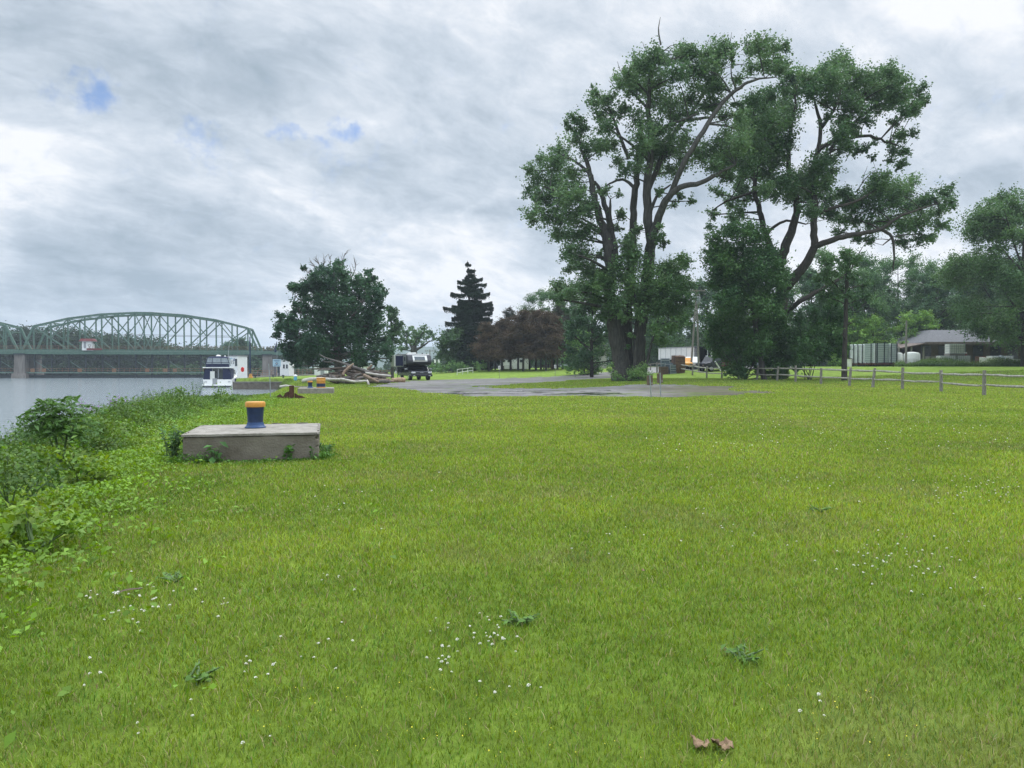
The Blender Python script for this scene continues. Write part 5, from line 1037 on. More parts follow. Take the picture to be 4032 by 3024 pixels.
pier(-.75, ''); pier(14.25, '', zb=-1.5)
# hanging frames of the movable dam
mt_ = thing('movable_dam', 'row of dark steel dam uprights and low walkway under the bridge', 'dam', (0, 0, 0))
for i in range(-4, 14):
    if i == -1: continue
    s = i + .0
    MB().beam(bp_(s, .3, WATER - .6), bp_(s, .3, DZ - 1), .32, .42).build('upright', M_steel, mt_)
    if i % 2 == 0 and i < 12: MB().beam(bp_(s, .5, 3.4), bp_(s + 1, .5, .2), .16).build('brace', M_greenlt, mt_)
MB().beam(bp_(-5, .3, .05), bp_(13.8, .3, -.1), 1.3, .32).build('walkway', M_greenlt, mt_)
m = MB()
for z in (.6, 1.15): m.beam(bp_(-5, -.2, z + .1), bp_(13.8, -.2, z), .07)
for i in range(-15, 42): m.beam(bp_(i / 3, -.2, .1), bp_(i / 3, -.2, 1.2), .06)
m.build('walkway_railing', M_orange, mt_)
for s_ in (-.2, .45, 2.55, 4.6, 6.6, 7.7, 8.3, 10.2): MB().beam(bp_(s_, -.25, .65), bp_(s_ + .25, -.25, .65), .05, .9).build('mesh_panel', M_orange, mt_)
MB().beam(bp_(-5, .5, WATER + .35), bp_(13.8, .5, WATER + .35), .4, 1.1).build('sill_beam', M_steel, mt_); MB().beam(bp_(-5, .2, 3.7), bp_(13.8, .2, 3.6), .12, .16).build('upper_beam', M_steel, mt_)
# operator house on the deck
q = bp_(3.2, -.2, DZ); t = thing('operator_house', 'small white operator hut with a maroon roof on the bridge deck', 'hut', (q[0], q[1], DZ - .1), R(10.5))
MB().box(0, 0, 1.35, 2.6, 2.2, 2.7).build('walls', M_white, t); MB().box(.0, 0, 2.95, 3.9, 3.2, .75, top=.78).build('roof', M_maroon, t); MB().box(-.5, -1.12, 1.5, .6, .04, 1.8).build('door', M_grey, t)
m = MB(); m.beam((.3, -1.15, .3), (1.1, -1.15, 1.5), .1); m.beam((1.1, -1.15, .3), (.3, -1.15, 1.5), .1); m.box(.7, -1.14, 1.6, .9, .05, .1); m.box(.7, -1.14, .25, .9, .05, .1); m.build('gate_cross', M_conctop, t)
MB().beam((0, -1.3, .35), (4, -1.3, .35), .1, .5).build('maroon_skirt', M_maroon, t)
# ================================================================== split rail fence
FP = [(2587, 1441, 1480, 104, 0), (2634, 1441, 1476, 104, 0), (2676, 1431, 1478, 100, 0), (2727, 1438, 1480, 95, 0), (2783, 1437, 1487, 88, 0), (2842, 1440, 1490, 84, 0), (2908, 1438, 1488, 80, 0), (2980, 1449, 1498, 75.5, -.10), (3060, 1440, 1499, 71, -.10), (3133, 1440, 1503, 66, 0), (3233, 1442, 1515, 58.5, 0), (3344, 1444, 1520, 55.2, -.09), (3436, 1452, 1530, 52.5, -.10), (3554, 1455, 1537, 50, 0), (3707, 1451, 1543, 46.2, 0), (3876, 1459, 1561, 41.8, 0), (4065, 1460, 1575, 38.5, .03), (4280, 1460, 1590, 35.5, 0)]
fo = W(3233, 1445, 58.5); ft = thing('split_rail_fence', 'weathered grey two-rail split wooden fence curving from the cottonwoods to the right edge', 'fence', (fo[0], 58.5, 0))
tops = []
for px, yt, yb, D, ln in FP:
    x = W(px, 1445, D)[0]; z = hz(x, D); h = 1.38 + rng.normal() * .04; lean = ln * h + rng.normal() * .015; bx, by = x - fo[0], D - 58.5
    m = MB(); w = .10; pts = [(bx, by, z - .1), (bx - lean * -1 * .5, by, z + h * .5), (bx + lean * 1.0, by, z + h)]
    pts = [(bx, by, z - .1), (bx - lean * .5, by, z + h * .5), (bx - lean, by, z + h)]
    V, Fq = ring_tube(pts, [w * 1.05, w, w * .92], 7); V += rng.normal(size=V.shape) * .006; m.add(V, Fq); n = 7; m.f.append(tuple(range(n))[::-1]); m.f.append(tuple(14 + i for i in range(n))); m.build('post', M_wood, ft)
    tops.append((bx, by, z, lean, h))
for (x0, y0, z0, l0, h0), (x1, y1, z1, l1, h1) in zip(tops[:-1], tops[1:]):
    for f in (.84, .43):
        a = np.array([x0 - l0 * f, y0, z0 + 1.38 * f + rng.normal() * .025]); b = np.array([x1 - l1 * f, y1, z1 + 1.38 * f + rng.normal() * .025]); d = (b - a) / np.linalg.norm(b - a)
        a = a - d * .12; b = b + d * .12; k = np.linspace(0, 1, 7); P = a + (b - a) * k[:, None]; P[1:-1, 2] += rng.normal(size=5) * .012 - .05 * np.sin(np.pi * k[1:-1]) * rng.uniform(.2, 1); P[1:-1, 1] += rng.normal(size=5) * .02
        r = np.array([.03, .055, .064, .068, .062, .055, .03]) * rng.uniform(.8, 1.15, 7) * 1.15; V, Fq = ring_tube(P, r, 6); m = MB().add(V, Fq); m.f.append(tuple(range(6))[::-1]); m.f.append(tuple(36 + i for i in range(6))); m.build('rail', M_woodr, ft)
# far single rail behind the cottonwood
A = at(2500, 112); B = at(2625, 108)
railing('wooden_barrier', 'low grey wooden barrier behind the trunk of the left cottonwood', (A[0], A[1], A[2]), (B[0], B[1], B[2]), 2, 1.05, M_wood, rails=1, w=.14)

# ================================================================== small signs
for px, D, yt, yb, tilt, lab in ((2565, 39.5, 1477, 1572, R(-9), 'small brown wooden board on a leaning metal post, left of the pair by the gravel'), (2602, 40.5, 1469, 1572, R(-4), 'taller brown wooden board on a metal post, right of the pair by the gravel')):
    x = W(px, 1445, D)[0]; z = hz(x, D); t = thing('wooden_sign', lab, 'sign', (x, D, z), R(14), 'pair of small brown signs by the gravel'); h = W(px, yt, D)[2] - z; dx = math.tan(-tilt)
    MB().beam((0, 0, -.1), (-dx * h * .5, 0, h + .02), .045, .045).build('post', M_galv, t)
    MB().box(-dx * h * .42, .035, h - .27, .33, .03, .5).build('board', M_brown, t, bevel=.004)
    f = MB(); f.box(-dx * h * .42 + .12, .018, h - .42, .10, .01, .08); f.build('pale_notice', M_conctop, t)
for px, D, yt, lab in ((1966, 106, 1441, 'small white parking sign on a thin post, left of the two on the lawn rise'), (2186, 110, 1437, 'small white parking sign on a thin post, right of the two on the lawn rise')):
    x = W(px, 1445, D)[0]; z = hz(x, D); t = thing('parking_sign', lab, 'sign', (x, D, z), 0, 'two small white signs on the lawn rise'); h = W(px, yt, D)[2] - z
    MB().beam((0, .02, 0), (0, .02, h), .05).build('post', M_wood, t); MB().box(0, -.02, h - .22, .32, .02, .46).build('plate', M_white, t)
    m = MB(); [m.box(0, -.035, h - .1 - .08 * k, .2, .01, .025) for k in range(4)]; m.build('lettering', M_dgrey, t)
for px, D in ((1713, 210), (1728, 210)):
    p = W(px, 1422, D); t = thing('road_sign', 'tiny white road sign far off right of the parked camper' if px == 1713 else 'tiny white road sign far off nearest the spruce', 'sign', (p[0], D, 0), 0, 'tiny far road signs'); MB().beam((0, 0, 0), (0, 0, p[2]), .08).build('post', M_galv, t); MB().box(0, -.1, p[2], .5, .04, .9).build('plate', M_white, t)

# ================================================================== utility poles
def upole(loc, h, label, lean=0, bar=True, r=.15, group='wooden utility poles'):
    t = thing('utility_pole', label, 'utility pole', loc, 0, group); MB().tube([(0, 0, -.2), (lean * .5, 0, h * .5), (lean, 0, h)], [r, r * .85, r * .65], 10).build('pole', M_wood, t, smooth=True)
    if bar:
        MB().beam((lean - 1.1, -.15, h - .35), (lean + 1.1, -.15, h - .35), .1, .12).build('crossarm', M_wood, t)
        for k in (-1, -.55, .55, 1): MB().lathe([(.03, 0), (.06, .04), (.03, .08), (.06, .12), (.02, .18)], 8, (lean + k, -.15, h - .29)).build('insulator', M_conctop, t)
    return t
D = 100; x = W(2752, 1445, D)[0]; t = upole((x, D, hz(x, D)), hgt(1165, D, hz(x, D)), 'right pole of the close pair, carrying a grey transformer can', lean=-.35, bar=False)
ht = hgt(1175, D, hz(x, D)); MB().lathe([(.22, 0), (.25, .05), (.25, .85), (.22, .92), (0, .95)], 16, (-.2, -.38, ht - .75)).build('transformer', M_galv, t, smooth=True)
for k in (-.12, .1): MB().tube([(-.2 + k, -.38, ht + .15), (-.2 + k, -.38, ht + .5)], [.04, .03], 6).build('bushing', M_conctop, t)
D = 104; x = W(2720, 1445, D)[0]; t = upole((x, D, hz(x, D)), hgt(1135, D, hz(x, D)), 'left pole of the close pair, with a long crossarm on top', lean=.75); ht = hgt(1182, D, hz(x, D))
MB().beam((-.3, -.2, ht), (.8, -.2, ht + .1), .06).build('lower_arm', M_galv, t)
for k in (-.9, -.55): m = MB(); m.add(*ring_tube([(k + .16 * math.cos(a), -.25, ht + .25 + .2 * math.sin(a)) for a in an], .04, 6)); m.build('wire_coil', M_galv, t)
D = 101; x = W(3567, 1445, D)[0]; upole((x, D, hz(x, D)), hgt(1262, D, hz(x, D)), 'single bare pole in front of the barn, right of the corrugated trailer', bar=False)
D = 170; x = W(1693, 1445, D)[0]; upole((x, D, hz(x, D)), hgt(1376, D, hz(x, D)), 'thin distant pole with a crossarm right of the parked camper', r=.14)
def wire(label, a, b, sag, group='overhead wires at the pole pair'):
    a = np.array(a); b = np.array(b); k = np.linspace(0, 1, 9); P = (b - a) * k[:, None]; P[:, 2] -= sag * 4 * k * (1 - k); o = MB().tube(P, [.018] * 9, 5).build('overhead_wire', M_steel); o.location = tuple(a); tag(o, label, 'wire', group)
wire('thin guy wire running down to the right from the transformer pole', W(2752, 1195, 100), W(2800, 1320, 96), .1); wire('thin cable reaching right from the transformer pole into the maple', W(2755, 1200, 100), W(2860, 1255, 92), .3)

# ================================================================== yard: semi trailer, vehicles, crates
def xwheel(x, y, z, r, w):
    m = MB().wheel(0, 0, 0, r, w); m.disc(0, 0, 0, r * .62, w * .9); m.v = [(x + b, y + a, z + c) for a, b, c in m.v]; return m
def box_trailer(px0, px1, D0, D1, ytop, label):
    a = at(px0, D0); b = at(px1, D1); L_ = math.hypot(b[0] - a[0], b[1] - a[1]); rz = math.atan2(b[1] - a[1], b[0] - a[0]); z = hz(b[0], b[1]); t = thing('semi_trailer', label, 'trailer', (a[0], a[1], z), rz); zt = hgt(ytop, D1, z)
    MB().box(L_ / 2, 1.3, (zt + 1.15) / 2, L_, 2.6, zt - 1.15).build('cargo_box', M_white, t, bevel=.02); MB().box(L_ / 2, 1.3, 1.05, L_, 1.0, .25).build('chassis', M_steel, t)
    m = MB(); [m.box(k, -.012, (zt + 1.15) / 2, .05, .03, zt - 1.2) for k in np.arange(.6, L_, 1.2)]; m.build('side_ribs', M_grey, t); MB().box(L_ / 2, -.02, zt + .01, L_ + .02, .06, .14).build('top_rail', M_grey, t)
    for x in (L_ - 1.6, L_ - 2.9, 1.2):
        for y in (.25, 2.35): xwheel(x, y, .5, .5, .28).build('wheel', M_rubber, t)
    return t, L_, zt
t, L_, zt = box_trailer(2592, 2745, 116, 108, 1366, 'long white semi trailer with its dark rear end open, behind the junk crates')
MB().box(L_ + .02, 1.3, (zt + 1.15) / 2, .05, 2.3, zt - 1.5).build('rear_shade_panel', M_black, t); MB().prism([(0, 1.15), (1.3, 1.15), (1.3, zt), (0, zt)], 'x', L_ + .1, L_ + .16).build('rear_door', M_dgrey, t)  # black panel stands in for the shade inside the open rear
D = 107; a = at(2765, D); t = thing('open_container', 'dark open-ended box container just right of the white semi trailer', 'container', (a[0], a[1], a[2])); zt = hgt(1366, D, a[2])
m = MB(); m.box(0, 1.2, zt, 1.5, 2.6, .1); m.box(-.72, 1.2, zt / 2 + .4, .08, 2.6, zt - .8); m.box(.72, 1.2, zt / 2 + .4, .08, 2.6, zt - .8); m.box(0, 1.2, .85, 1.5, 2.6, .1); m.box(0, 2.45, zt / 2 + .4, 1.45, .06, zt - .9); m.build('shell', M_black, t); MB().box(.70, -.14, zt / 2 + .4, .09, .04, zt - .8).build('edge_strip', M_chrome, t)
def vehicle(name, label, cat, px, D, rz, Ln, prof, paint, win, wb, r=.36, group=None, wid=1.85):
    a = at(px, D); t = thing(name, label, cat, (a[0], a[1], a[2] + .1), rz, group); h = wid / 2
    MB().prism(prof, 'x', -h, h).build('body', paint, t, bevel=.07)
    for s in (-1, 1):
        MB().prism(win, 'x', s * h - .012, s * h + .012).build('side_window', M_glass, t); MB().box(s * h * .72, -.02, .82, .3, .06, .16).build('headlight', M_chrome, t)
        for y in wb: w_ = MB().wheel(s * (h - .12), y, r, r, .24).build('wheel', M_rubber, t, smooth=True); MB().disc(s * (h - .03), y, r, r * .58, .2).build('rim', M_galv, w_)
    MB().box(0, -.03, .5, wid + .02, .12, .2).build('bumper', M_dgrey, t, bevel=.02); return t, h
pk = [(0, .42), (0, .95), (.15, 1.08), (1.15, 1.15), (1.75, 1.72), (2.9, 1.75), (3.15, 1.15), (5.2, 1.15), (5.2, .42)]; pw = [(1.5, 1.2), (1.88, 1.64), (2.8, 1.66), (2.95, 1.2)]
t, h = vehicle('yellow_truck', 'small yellow truck parked left of the pole pair', 'truck', 2700, 103, R(-6), 5, pk, M_vyel, pw, (.9, 4.1)); MB().prism([(1.2, 1.17), (1.72, 1.66), (1.78, 1.64), (1.28, 1.15)], 'x', -.8, .8).build('windshield', M_glass, t)
t, h = vehicle('white_pickup', 'white pickup between the two utility poles', 'pickup', 2728, 104, R(-12), 5, pk, M_white, pw, (.9, 4.1)); MB().prism([(1.2, 1.17), (1.72, 1.66), (1.78, 1.64), (1.28, 1.15)], 'x', -.8, .8).build('windshield', M_glass, t)
t, h = vehicle('black_truck', 'black flatbed truck with a row of white roof lights, right of the pole pair', 'truck', 2756, 100, R(-68), 6, [(0, .5), (0, 1.1), (1.0, 1.25), (1.5, 2.0), (2.7, 2.02), (2.75, 1.3), (5.8, 1.3), (5.8, .5)], M_black, [(1.35, 1.35), (1.65, 1.9), (2.5, 1.9), (2.55, 1.35)], (1.0, 4.7), r=.42, wid=2.1)
for y in (1.7, 2.6, 3.6, 4.6): MB().box(-.9, y, 2.08, .1, .25, .12).build('roof_light', M_white, t)
m = MB(); [m.beam((sx_, y, 1.3), (sx_, y, 2.0), .06) for y in np.arange(2.9, 5.9, .55) for sx_ in (-1, 1)]; m.beam((-1, 2.8, 2), (-1, 5.8, 2), .07); m.beam((1, 2.8, 2), (1, 5.8, 2), .07); m.build('stake_rack', M_dgrey, t)
M_crate = mat('crate_wood', (.12, .075, .05), .9, noise=.35, nscale=4); M_bin = mat('grey_blue_bin', (.10, .14, .17), .7, noise=.3)
def crate(px, D, w, h, m_, lab, kind='crate', z=0, slats=True):
    a = at(px, D); t = thing(kind, lab, kind.split('_')[-1], (a[0], a[1], a[2] + z), rng.uniform(-.3, .3), 'junk standing by the yard track'); MB().box(0, 0, h / 2, w, w * .9, h).build('body', m_, t, bevel=.02)
    m = MB(); n = 4
    for k in range(n): m.box(0, -w * .46, h * (k + .5) / n, w * 1.04, .05, h / n * .35)
    for s in (-1, 1): m.box(s * w * .5, -w * .47, h / 2, .08, .07, h)
    m.build('slats', M_brown if m_ is M_crate else M_galv, t)
crate(2612, 100, 1.0, 1.1, M_crate, 'dark brown crate at the left end of the yard junk'); crate(2632, 101, 1.0, 1.45, M_bin, 'grey blue bin second from the left in the yard junk', 'storage_bin'); crate(2648, 100, .8, 1.25, M_bin, 'narrow grey bin in the middle of the yard junk', 'storage_bin')
crate(2661, 101, .9, 2.35, M_crate, 'tall brown crate stack next to the round brown tank', 'crate'); crate(2618, 104, 1.1, 1.9, M_bin, 'taller dark bin behind the left crates of the yard junk', 'storage_bin')
D = 100; a = at(2677, D); t = thing('wooden_tank', 'round brown ribbed tank between the crates and the yellow truck', 'tank', a); MB().lathe([(.62, 0), (.66, .2), (.7, 1.2), (.66, 2.2), (.5, 2.35), (0, 2.4)], 20).build('body', M_crate, t, smooth=True)
m = MB(); [m.add(*ring_tube([(.69 * math.cos(q), .69 * math.sin(q), z) for q in an], .035, 5)) for z in (.4, 1.0, 1.6, 2.1)]; m.build('hoops', M_rust, t)
for px, w_, h_, m_, lab in ((2548, 2.2, 1.1, M_white, 'white car-sized shape half hidden behind the left cottonwood, left of the crates'),): 
    t, h = vehicle('white_car', 'white car half hidden behind shrubs right of the left cottonwood trunks', 'car', 2550, 112, R(80), 4.4, [(0, .35), (0, .8), (.9, .92), (1.6, 1.38), (3.2, 1.4), (3.9, .95), (4.4, .9), (4.4, .35)], M_white, [(1.3, .95), (1.7, 1.3), (3.1, 1.32), (3.6, .97)], (.8, 3.5), r=.32)
# junk right of the black truck
a = at(2850, 96); t = thing('farm_implement', 'rusty farm implement with a pale drawbar, half hidden left of the shrub thicket', 'farm machine', a, R(15)); MB().beam((-1.2, 0, 1.6), (-.4, 0, .5), .12).build('drawbar', M_white, t); MB().beam((-.5, 0, .5), (2.2, 0, .45), .14).build('axle_beam', M_white, t)
for k in range(5): MB().beam((k * .4, 0, .3), (k * .4 + .3, .2, 2.0 - .15 * k), .09).build('tine', M_rust, t)
MB().box(1.0, .6, 1.1, 1.8, .9, 1.3, top=.7).build('hopper', M_rust, t)

# corrugated panel trailer
D = 108; a = at(3345, D); b = at(3450, 103); rz = math.atan2(b[1] - a[1], b[0] - a[0]); L_ = math.hypot(b[0] - a[0], b[1] - a[1]); z = hz(b[0], b[1]); t = thing('panel_trailer', 'pale trailer with corrugated metal side panels and dark uprights, beyond the fence', 'trailer', (a[0], a[1], z - .05), rz); zt = hgt(1352, 103, z) + .02
hx_ = np.linspace(.55, zt, 45); pts = [(.04 * math.sin(k * 2.6), h) for k, h in enumerate(hx_)]
V = [(x, y, z) for x in (0, L_) for (y, z) in pts]; n = len(pts); tp = MB().add(V, [(i, i + 1, n + i + 1, n + i) for i in range(n - 1)]); tp.build('side_panel', M_corr, t)
V = [(x, y + 2.3, z) for x in (0, L_) for (y, z) in pts]; MB().add(V, [(i, i + 1, n + i + 1, n + i) for i in range(n - 1)]).build('side_panel', M_corr, t)
for x in np.linspace(.03, L_ - .03, 7): MB().box(x, -.09, (zt + .5) / 2, .09, .08, zt - .45).build('upright', M_steel, t)
MB().box(L_ / 2, 1.1, .42, L_, 2.3, .2).build('chassis', M_rust, t)
for x in (L_ * .35, L_ * .5):
    for y in (.1, 2.1): xwheel(x, y, .3, .34, .2).build('wheel', M_rubber, t)
a2 = at(3452, 103); b2_ = at(3531, 104.5); rz = math.atan2(b2_[1] - a2[1], b2_[0] - a2[0]); L2_ = math.hypot(b2_[0] - a2[0], b2_[1] - a2[1]); q = thing('panel_trailer', 'greener grey slatted panel box at the right of the bright corrugated trailer', 'trailer', (a2[0], a2[1], hz(a2[0], a2[1]) - .05), rz); z2 = hgt(1350, 103, hz(a2[0], a2[1]))
M_corg = mat('grey_green_panel', (.30, .35, .33), .5, noise=.08, nscale=1.5); m = MB(); [m.box(L2_ / 2, 1.0, .6 + (z2 - .6) * (k + .5) / 9, L2_, 2.0, (z2 - .6) / 9 - .035) for k in range(9)]; m.build('slatted_side', M_corg, q)
MB().box(L2_ / 2, 1.0, .6 + (z2 - .6) / 2, L2_ - .06, 1.9, z2 - .7).build('inner_wall', M_steel, q)
for x in (.04, L2_ * .36, L2_ * .70, L2_ - .04): MB().box(x, -.04, (z2 + .5) / 2, .11, .1, z2 - .45).build('upright', M_steel, q)
MB().box(L2_ / 2, 1.0, .42, L2_ + .1, 2.0, .22).build('chassis', M_rust, q)
a = at(3338, 103); t = thing('metal_crate', 'small rusty white box at the left end of the corrugated trailer', 'box', a); MB().box(0, 0, .65, .85, .8, 1.1).build('body', M_plas, t, bevel=.02); m = MB(); m.box(-.4, -.42, .65, .07, .06, 1.1); m.box(.4, -.42, .65, .07, .06, 1.1); m.box(0, -.42, 1.17, .85, .06, .08); m.build('rusty_frame', M_rust, t)

# barn
D0 = 114; a = at(3640, D0); t = thing('barn', 'low weathered barn with a grey hipped roof and rusty eaves at the right edge', 'barn', (a[0], D0, a[2])); ze = hgt(1352, D0, a[2]); zr = hgt(1303, D0 + 6, a[2])
x0, x1 = W(3640, 1445, D0)[0] - a[0], W(4330, 1445, D0)[0] - a[0]; xl = W(3530, 1445, D0)[0] - a[0]
MB().box((x0 + x1) / 2 + .8, 7, ze / 2, x1 - x0 - 1, 11, ze).build('wall', M_brown, t)
zm = zr + .1
V = [(x0 - .4, -.9, ze + .1), (x1, -.9, ze + .1), (x1, 14, ze + .1), (x0 - .4, 14, ze + .1), (x0 + 3.6, 5, zm), (x1, 5, zm), (x1, 8, zm), (x0 + 3.6, 8, zm)]
MB().add(V, [(0, 1, 5, 4), (4, 5, 6, 7), (7, 6, 2, 3), (0, 4, 7, 3)]).build('roof', M_roof, t)
MB().beam((x0 - .4, -.95, ze + .02), (x1, -.95, ze + .02), .2, .34).build('eave', M_roofr, t)
MB().add([(xl, -.2, ze - .75), (x0 - .3, -.8, ze + .02), (x0 - .3, 8, ze + .25), (xl, 8, ze - .6), (xl, -.2, ze - .88), (x0 - .3, -.8, ze - .12), (x0 - .3, 8, ze + .1), (xl, 8, ze - .7)], [(0, 1, 2, 3), (7, 6, 5, 4), (0, 4, 5, 1), (3, 2, 6, 7), (0, 3, 7, 4)]).build('lean_to_roof', M_roofr, t)
for x in (xl + .2, (xl + x0) / 2, x0 - .3): MB().beam((x, -.2, 0), (x, -.2, ze - .5), .2).build('post', M_wood, t)
for x in np.arange(x0 + 1, x1, 2.6): MB().box(x, 1.46, ze * .5, 1.5, .06, ze * .85).build('bay_shade_panel', M_black, t)  # black panels on the solid wall, painted shade of open bays
# tanks before the barn
def ibc(px, D, ytop, label, z=0, w=1.75, rz=0):
    a = at(px, D + 14); t = thing('tote_tank', label, 'tote tank', (a[0], a[1], a[2] + z), rz, 'white caged tote tanks before the barn'); t.scale = (1.16, 1.16, 1.16); h = 1.15
    MB().box(0, 0, .12, w, 1.15, .2).build('pallet', M_wood, t); MB().box(0, 0, .22 + h / 2, w - .06, 1.1, h).build('bottle', M_plas, t, bevel=.08)
    m = MB()
    for x in np.linspace(-w / 2, w / 2, 8): m.beam((x, -.59, .2), (x, -.59, .22 + h), .035)
    for zz in np.linspace(.25, .2 + h, 5): m.beam((-w / 2, -.6, zz), (w / 2, -.6, zz), .035)
    for zz in np.linspace(.25, .2 + h, 5): m.beam((-w / 2, -.6, zz), (-w / 2, .6, zz), .035)
    m.build('cage', M_galv, t)
ibc(3722, 90, 0, 'white caged tank at the left, half sunk in weeds below the raised one'); ibc(3785, 90, 0, 'white caged tank directly under the raised one', w=1.5); ibc(3758, 90, 0, 'raised white caged tank on top of two others', 1.58, w=1.8)
ibc(3915, 92, 0, 'white caged tank right of the maroon box, left one of two', w=1.35); ibc(3956, 92, 0, 'white caged tank nearest the small white boat', w=1.35)
for px, D, r, h, lab in ((3590, 103.5, .98, 2.05, 'large round-shouldered white tank just right of the bare pole'), (3538, 105, .5, 2.0, 'narrow white tank at the right end of the corrugated trailer')):
    a = at(px, D); t = thing('water_tank', lab, 'tank', a, 0, 'plain white tanks by the barn'); MB().lathe([(r, 0), (r * 1.03, .1), (r * 1.03, h * .85), (r * .85, h * .96), (r * .3, h), (0, h)], 28).build('vessel', M_plas, t, smooth=True); MB().lathe([(.18, h), (.18, h + .06), (0, h + .07)], 12).build('lid', M_dgrey, t); m = MB(); m.add(*ring_tube([(r * 1.04 * math.cos(q), r * 1.04 * math.sin(q), h * .5) for q in np.linspace(0, 2 * math.pi, 25)], .03, 5)); m.build('rib', M_plas, t)
a = at(3680, 105); t = thing('pallet_stack', 'stack of grey slatted pallets in weeds left of the raised white tank', 'pallets', a)
for k in range(9): m = MB(); [m.box(0, y, k * .17 + .1, 2.1, .12, .04) for y in (-.5, -.2, .1, .4)]; [m.box(x, 0, k * .17 + .04, .1, 1.05, .09) for x in (-.95, 0, .95)]; m.build('pallet', M_wood, t)
a = at(3797, 105); t = thing('plastic_drum', 'small maroon drum with a white lid next to the raised white tank', 'drum', (a[0], a[1], a[2] + 1.5)); MB().lathe([(.28, 0), (.3, .05), (.3, .38), (.28, .42)], 16).build('body', M_maroon, t, smooth=True); MB().lathe([(.31, .42), (.31, .52), (0, .54)], 16).build('lid', M_white, t, smooth=True)
a = at(3797, 105.2); t = thing('wooden_rack', 'dark wooden rack holding the small maroon drum', 'rack', a); m = MB(); m.box(0, .1, 1.42, 1.0, .9, .12); [m.box(x, y, .7, .1, .1, 1.4) for x in (-.4, .4) for y in (-.2, .4)]; m.build('frame', M_wood, t)
a = at(3860, 106); t = thing('rusty_box', 'rust-red metal box between the two groups of white tanks', 'box', a); MB().box(0, 0, .75, 1.0, .9, 1.5).build('body', M_rust, t, bevel=.03); MB().box(0, -.47, .75, .7, .04, 1.1).build('door', M_maroon, t)
a = at(4015, 104); t = thing('small_boat', 'small white boat on the ground at the right edge', 'boat', (a[0], a[1], a[2] + .55), R(70))
V, Fc = loft([[(-w, y, .55 + k), (-w * .7, y, .05), (0, y, -.12), (w * .7, y, .05), (w, y, .55 + k)] for y, w, k in ((0, .85, 0), (2, .95, .05), (3.6, .7, .15), (4.8, .15, .3))]); MB().add(V, Fc).build('hull', M_gel, t, bevel=.02); MB().prism([(1.6, .6), (2.2, 1.1), (2.3, 1.1), (2.3, .6)], 'x', -.6, .6).build('windscreen', M_clear, t); MB().box(0, 1.2, .55, 1.4, .4, .12).build('bench', M_grey, t)
# trailers behind the pines, pale shed
D = 152; a = at(1968, D); t = thing('white_trailer_home', 'long white trailer home behind the trunks of the reddish pines', 'trailer', (a[0], a[1], a[2] - .2)); L_ = W(2088, 1445, D)[0] - a[0]; zt = hgt(1402, D, a[2]) + .2
MB().box(L_ / 2, 1.5, (zt + .45) / 2, L_, 3, zt - .45).build('body', M_white, t, bevel=.05); MB().box(L_ / 2, 1.5, zt + .04, L_ + .2, 3.2, .1).build('roof', M_grey, t); MB().box(L_ / 2, .3, .3, L_ * .8, .3, .35).build('chassis', M_steel, t)
for k in (.1, .32, .72): f = MB().box(L_ * k, -.02, zt * .68, .85, .05, .6).build('window_frame', M_grey, t); MB().box(L_ * k, -.05, zt * .68, .7, .04, .45).build('pane', M_glass, f)
MB().box(L_ * .05, -.03, zt * .55, .7, .05, 1.6).build('door', M_grey, t)
D = 133; a = at(2318, D); t = thing('pale_shed', 'plain pale grey shed wall between the bright bushy tree and the left cottonwood', 'shed', (a[0], a[1], a[2] - .1)); w_ = W(2388, 1445, D)[0] - a[0]; zt = hgt(1362, D, a[2])
M_shed = mat('shed_siding', (.30, .30, .27), .8, noise=.08, nscale=2); MB().box(w_ / 2, 2.5, zt / 2, w_, 5, zt).build('wall', M_shed, t); m = MB(); [m.box(w_ / 2, -.012, z, w_, .02, .02) for z in np.arange(.2, zt, .25)]; m.build('siding_lines', M_grey, t); MB().prism([(-.3, zt), (w_ / 2, zt + 1.1), (w_ + .3, zt)], 'y', -.3, 5.3).build('roof', M_roof, t)
# picnic tables and post under the pines
for i, (px, D, lab) in enumerate(((1998, 138, 'dark picnic table under the pines in front of the white trailer'), (2125, 138, 'picnic table with thin rails right of the white trailer'), (2160, 139, 'picnic table furthest right under the pines'))):
    a = at(px, D); t = thing('picnic_table', lab, 'picnic table', a, rng.uniform(-.3, .3), 'picnic tables under the pines'); MB().box(0, 0, .82, 2.0, .8, .07).build('tabletop', M_brown, t)
    for s in (-1, 1): MB().box(0, s * .75, .48, 2.0, .3, .06).build('bench', M_brown, t)
    for x in (-.7, .7): m = MB(); m.beam((x, -.65, 0), (x, -.2, .8), .09); m.beam((x, .65, 0), (x, .2, .8), .09); m.beam((x, -.8, .45), (x, .8, .45), .08); m.build('leg', M_brown, t)
a = at(2172, 134); t = thing('grill_post', 'narrow tan post with a dark green cap under the pines', 'post', a); MB().box(0, 0, .95, .42, .4, 1.9, top=.8).build('body', M_logs[3], t, bevel=.03); MB().box(.1, 0, 2.0, .7, .5, .22).build('cap', M_green, t, bevel=.03)
A_ = at(1800, 118); B_ = at(1862, 124); railing('hand_rail', 'pale wooden hand rail climbing the grass slope left of the spruce', A_, B_, 3, .95, M_plas, rails=2, w=.09)

